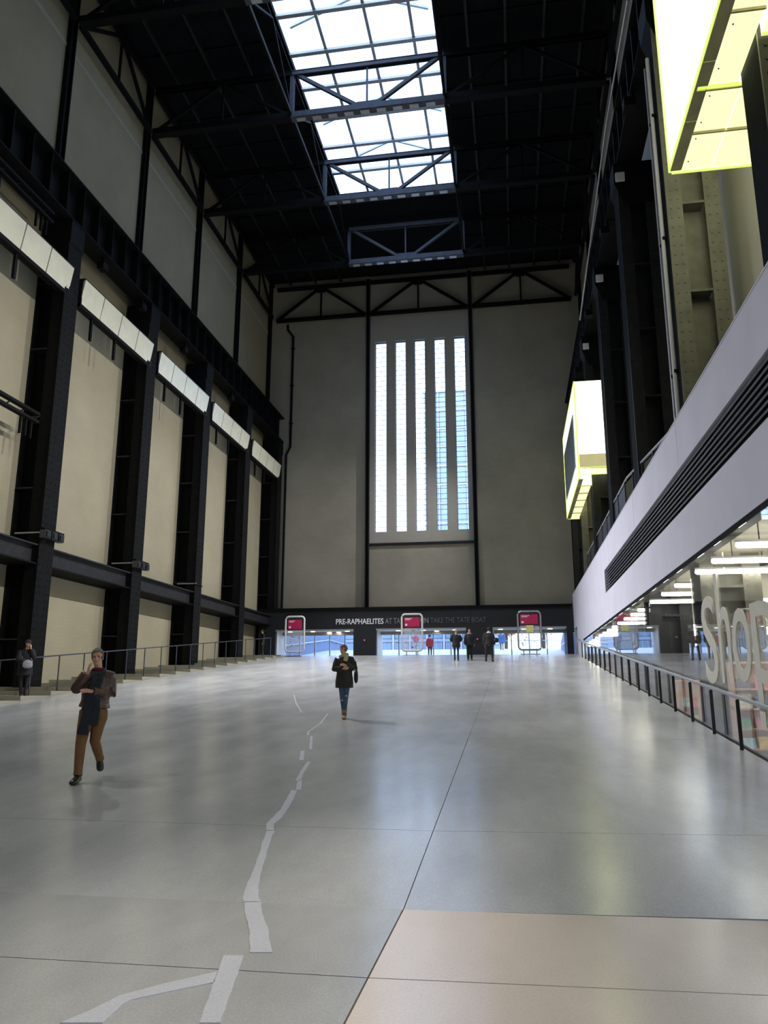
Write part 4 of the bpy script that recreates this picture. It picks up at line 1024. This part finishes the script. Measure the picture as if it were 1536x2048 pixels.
    for a, k_, n_ in (('hl', 'kl', 'al'), ('hr', 'kr', 'ar')):
        ring(tr_, [V_[a] + Vector((0, 0, .02 * H)), V_[a] - Vector((0, 0, .04 * H)), lerp(V_[a], V_[k_], .5), V_[k_], lerp(V_[k_], V_[n_], .4), lerp(V_[k_], V_[n_], .85), lerp(V_[k_], V_[n_], 1.02)], h((.055, .06), (.058, .062), .050 * lw_, .040 * lw_, .037 * lw_, .032 * lw_, .034 * lw_))
    fuse(tr_.build('trousers', M[legs], t, local=True), vox, 3)
    for n_, tt in (('al', 'tl'), ('ar', 'tr')):
        sh = MB(); A, T = V_[n_], V_[tt]; dr = (T - A); heel = A - Vector((dr.x, dr.y, 0)) * .28; heel = heel + (T - A) * 0; 
        ax = Vector((0, 0, 1)) if abs(dr.normalized().z) < .75 else Vector((0, 1, 0))
        if abs(dr.normalized().z) < .75: heel.z = A.z - .03 * H
        ring(sh, [heel, lerp(heel, T, .3) + ax * .006 * H, lerp(heel, T, .6), lerp(heel, T, .85), T], h((.024, .028), (.027, .030), (.029, .024), (.028, .018), (.018, .014)), side=(1, 0, 0))
        ring(sh, [A + (V_['kl' if n_ == 'al' else 'kr'] - A).normalized() * .07 * H, lerp(A, heel, .4)], h(.031, .031))
        fuse(sh.build('shoe', M[shoes], t, local=True), .007, 1)
    if top:
        m_, hem, ease, flare = top['mat'], top['hem'], top.get('ease', .014), top.get('flare', .0)
        tp = MB(); pz = V_['pel'].z
        hp = Vector((V_['pel'].x + top.get('hx', 0) * H, V_['pel'].y, hem * H)); pts_ = [hp]; rd = [(.098 + ease + flare, .070 + ease + flare)]
        if hem < .5: pts_ += [lerp(hp, P(0), .6), P(0.05)]; rd += [(.100 + ease + flare * .6, .072 + ease + flare * .6), (.097 + ease, .068 + ease)]
        pts_ += [P(.45), P(.95), P(1.35), P(1.72), P(1.98)]; rd += [(.086 + ease, .062 + ease), (.094 * w + ease, .068 + ease), (.098 * w + ease, .060 + ease * .8), (.080 + ease * .5, .052 + ease * .5), (.040 + ease * .4, .040 + ease * .4)]
        ring(tp, pts_, h(*rd), 18)
        for a, e, ww in (('sl', 'el', 'wl'), ('sr', 'er', 'wr')):
            kk = ease * .8
            ring(tp, [lerp(V_[a], V_['nec'], .6) - Vector((0, 0, .012 * H)), V_[a] - Vector((0, 0, .004 * H)), lerp(V_[a], V_[e], .5), V_[e], lerp(V_[e], V_[ww], .4), lerp(V_[e], V_[ww], .93)], h(.024 + kk, .033 + kk, .033 + kk, .031 + kk, .029 + kk, .024 + kk))
        fuse(tp.build(top.get('name', 'coat'), M[m_], t, local=True), vox * 1.2, 10)
    return t, V_, q, u, P
def flat(mb, pts, w, th, side=(1, 0, 0)):
    return ring(mb, pts, [(a, th) for a in w], 10, side)

# the man with his hand at his cheek
H = 1.90; f = 1 / H
p0 = on_floor(140, 1566)
t, V_, q, u, P = person('person', 'man in brown leather jacket and tan trousers walking with a hand at his cheek', (p0.x + .17, p0.y + .14, zf(p0.y)), .50, H,
    J={k: (a * f, b * f, c * f) for k, (a, b, c) in dict(pel=(.03, 0, 1.0), che=(.045, -.01, 1.34), nec=(.05, -.02, 1.585), hed=(.02, -.04, 1.775),
        sl=(-.125, -.02, 1.52), el=(-.235, -.10, 1.325), wl=(-.095, -.16, 1.55), sr=(.215, -.01, 1.52), er=(.255, -.03, 1.25), wr=(-.03, -.20, 1.285),
        hl=(-.07, 0, .98), kl=(-.115, -.07, .54), al=(-.12, -.12, .12), tl=(-.19, -.30, .018), hr=(.12, .02, .98), kr=(.075, -.02, .57), ar=(.165, .30, .30), tr=(.185, .22, .13)).items()},
    top=dict(mat='leather', hem=1.05 / H, ease=.018, flare=.004, name='jacket'), legs='cord', hair=('grey_hair', 'short'), head=(-.12, -.05), vox=.007, curl=.35,
    hn={'wl': (.9, .3, .1), 'wld': (.15, -.12, 1), 'wr': (.1, .5, -.4)})
hb = MB(); hb.tube([(.05 + .072 * math.cos(i * .4), -.02 + .068 * math.sin(i * .4), 1.60) for i in range(16)], .03, 8, closed=True); fuse(hb.build('turtleneck', M['maroon'], t, local=True), .008)
sc = MB(); sc.tube([(.05 + .105 * math.cos(i * .4), -.015 + .085 * math.sin(i * .4), 1.555 + .02 * math.sin(i * .4)) for i in range(16)], .038, 8, closed=True)
flat(sc, [(.10, -.10, 1.58), (.08, -.165, 1.45), (.045, -.185, 1.30), (.06, -.215, 1.10), (.055, -.19, .95), (.03, -.17, .80)], [.045, .05, .05, .055, .065, .075], .016)
flat(sc, [(-.02, -.10, 1.56), (-.01, -.16, 1.45), (-.03, -.19, 1.28), (-.045, -.21, 1.10), (-.085, -.185, .85), (-.10, -.165, .67)], [.04, .045, .045, .055, .07, .085], .016)
fuse(sc.build('scarf', M['charcoal'], t, local=True), .009, 2)
cw = MB()
for s_ in (-1, 1): flat(cw, [(.05 + s_ * .06, .05, 1.60), (.05 + s_ * .12, -.04, 1.575), (.05 + s_ * .115, -.12, 1.49)], [.02, .035, .03], .012, side=(s_ * .6, 0, -.8))
fuse(cw.build('collar', M['leather'], t, local=True), .009, 2)
MB().box(-.03, .0, -.19, -.18, 1.05, 1.20).build('zip', M['chrome'], t, local=True)

# the woman with the scarf
p0 = on_floor(686, 1438); H = 1.70; f = 1 / H
wloc = (p0.x, p0.y + .1, zf(p0.y))
t, V_, q, u, P = person('person', 'woman in dark coat, cream scarf and ripped blue jeans walking down the ramp', wloc, .215, H,
    J={k: (a * f, b * f, c * f) for k, (a, b, c) in dict(pel=(0, 0, .90), che=(0, -.01, 1.2), nec=(-.02, -.015, 1.42), hed=(-.03, -.05, 1.575),
        sl=(-.16, 0, 1.36), el=(-.225, -.04, 1.13), wl=(-.03, -.19, 1.14), sr=(.15, 0, 1.36), er=(.235, -.02, 1.15), wr=(.03, -.20, 1.205),
        hl=(-.07, 0, .88), kl=(-.045, -.05, .47), al=(.0, .08, .11), tl=(-.01, -.07, .03), hr=(.07, 0, .88), kr=(.04, -.07, .47), ar=(.01, -.08, .09), tr=(-.005, -.23, .02)).items()},
    top=dict(mat='coat_dark', hem=.70 / H, ease=.022, flare=.004, name='coat'), legs='jeans', shoes='tan_boot', hair=('blond_hair', 'tied'), head=(-.75, -.05), vox=.008, female=True,
    hn={'wr': (-.2, .6, -.3), 'wrd': (-.9, -.2, .25), 'wl': (.1, .8, .1)})
sc = MB(); sc.tube([(-.02 + .085 * math.cos(i * .4), -.015 + .08 * math.sin(i * .4), 1.44 + .025 * math.sin(i * .4 + 2)) for i in range(16)], .038, 8, closed=True)
flat(sc, [(.06, -.08, 1.50), (.035, -.12, 1.40), (.015, -.14, 1.31)], [.04, .06, .05], .02)
fuse(sc.build('scarf', M['beige_scarf'], t, local=True), .009, 2)
for x, z, y_ in ((.045, .52, -.135), (-.05, .42, -.10)):
    MB().ell((x, y_, z), (.03, .012, .018), 10, 6).build('torn_knee', M['skin'], t, local=True, smooth=True)
def bag(nm, lab, loc, rz, c, sz, m, strap, shine=False):
    b_ = thing(nm, loc, lab, 'bag', None, rz); mb = MB()
    mb.ell(c, sz, 14, 10); mb.ell((c[0], c[1], c[2] - sz[2] * .35), (sz[0] * 1.02, sz[1] * 1.05, sz[2] * .7), 14, 10)
    fuse(mb.build('bag_body', M[m], b_, local=True), .012, 3)
    MB().tube(strap, .012, 6).build('strap', M[m], b_, local=True, smooth=True)
    if shine:  # small pale blocks painted in for the shine on the bag
        for z in (.08, .12): MB().box(c[0] - .05, c[0] - .01, c[1] - sz[1] - .004, c[1] - sz[1] + .02, c[2] + z, c[2] + z + .025).build('shine_mark', M['lightgrey'], b_, local=True)
bag('shoulder_bag', 'dark shoulder bag hanging at the side of the woman in the cream scarf', wloc, .215, (.275, .02, .98), (.05, .13, .17), 'coat_dark', [(.275, -.08, 1.1), (.27, -.06, 1.28), (.17, .0, 1.42), (.27, .09, 1.28), (.275, .1, 1.1)], True)

# the woman in the hat by the left steps
yw = 22.86; wp = Vector((-14.85, 22.35, zstep(22.35))); H = 1.68
t, V_, q, u, P = person('person', 'woman in black coat and dark wool hat leaning at the left railing, hand to face', tuple(wp), .60, H,
    J=dict(hed=(.012, -.03, .925), nec=(0, -.005, .835), sl=(-.105, .0, .79), el=(-.125, -.05, .64), wl=(-.02, -.10, .60), sr=(.10, .0, .79), er=(.125, -.06, .67), wr=(.06, -.085, .845), al=(-.03, .01, .05), tl=(-.035, -.1, .012), ar=(.035, -.01, .05), tr=(.06, -.11, .012)),
    top=dict(mat='coat_black', hem=.36, ease=.024, flare=.012, name='coat'), legs='coat_black', hair=('hat_wool', 'hat'), head=(.55, .1), vox=.010, female=True, hn={'wr': (-.6, .4, .2), 'wrd': (0, .1, 1)})
bag('shoulder_bag', 'pale grey slouchy bag at the hip of the woman in the wool hat', tuple(wp), .60, (.05, -.27, .94), (.15, .055, .13), 'grey_bag', [(-.09, -.2, .98), (-.12, -.1, 1.2), (-.05, .0, 1.38), (.10, -.08, 1.2), (.19, -.18, 1.0)])

# small figures by the doors
def far(px, py, lab, H, top, legs, hair, rz, J=None, X=None, y_=None, head=(0, 0), shoes='shoe', face=False, female=False):
    p = on_floor(px, py) if y_ is None else at(px, py, Y=y_)
    z = zf(p.y)
    return person('person', lab, (p.x, p.y, z), rz, H, J=J, top=top, legs=legs, hair=hair, head=head, vox=.016, shoes=shoes, face=face, female=female), (p.x, p.y, z)
far(913, 1321, 'person in black coat, pink hat and blue jeans, left of the three by the doors', 1.68, dict(mat='coat_black', hem=.42, ease=.03, flare=.006), 'jeans_dark', ('pink_hat', 'hat'), math.pi + .05,
    J=dict(el=(-.165, -.03, .66), er=(.165, -.03, .66), wl=(-.09, -.10, .62), wr=(.09, -.10, .62)), female=True)
(tt, *_), l2 = far(940, 1320, 'person in black parka with pale fur hood, second of the three by the doors', 1.70, dict(mat='coat_black', hem=.46, ease=.03, flare=.012), 'coat_black', ('dark_hair', 'short'), .1, face=True)
MB().tube([(.10 * math.cos(i * .4), .02 + .085 * math.sin(i * .4), 1.43) for i in range(16)], .04, 8, closed=True).build('fur_hood', M['pale_fur'], tt, local=True, smooth=True)
(tt, *_), l3 = far(979, 1323, 'person in black jacket with white hood, right of the three by the doors', 1.78, dict(mat='coat_black', hem=.47, ease=.034, flare=.004), 'coat_black', ('dark_hair', 'short'), math.pi - .1,
    J=dict(hl=(-.06, 0, .52), kl=(-.085, -.01, .285), al=(-.10, .02, .05), tl=(-.115, -.09, .012), hr=(.06, 0, .52), kr=(.085, 0, .285), ar=(.10, .0, .05), tr=(.11, -.105, .012)))
MB().tube([(.09 * math.cos(i * .4), .02 + .075 * math.sin(i * .4), 1.50) for i in range(16)], .035, 8, closed=True).build('hood', M['white'], tt, local=True, smooth=True)
bag('shoulder_bag', 'black holdall slung on the right side of the person with the white hood', l3, 0, (.38, -.12, 1.10), (.14, .12, .13), 'coat_black', [(.12, -.15, 1.2), (-.02, -.17, 1.35), (-.12, -.05, 1.52), (0, .1, 1.4), (.2, .0, 1.15)])
far(860, 1311, 'person in red coat with dark bag standing outside the middle doors', 1.66, dict(mat='red_coat', hem=.46, ease=.02), 'coat_black', ('dark_hair', 'short'), math.pi, y_=57.5, female=True)
yy = 47.6; pf = at(510, 1312, X=-14.3); 
person('person', 'dark figure with handbag standing in the far left corner by the black wall', (-16.1, 49.2, ZTOP + .01), -.9, 1.66, top=dict(mat='coat_black', hem=.40, ease=.02), legs='coat_black', hair=('dark_hair', 'short'), vox=.016, face=False, female=True)
far(1004, 1297, 'person in pale blue coat outside the right doors', 1.6, dict(mat='blue_coat', hem=.35, ease=.05, flare=.04), 'coat_black', ('dark_hair', 'hat') if 0 else ('dark_hair', 'short'), 0, y_=70, female=True)
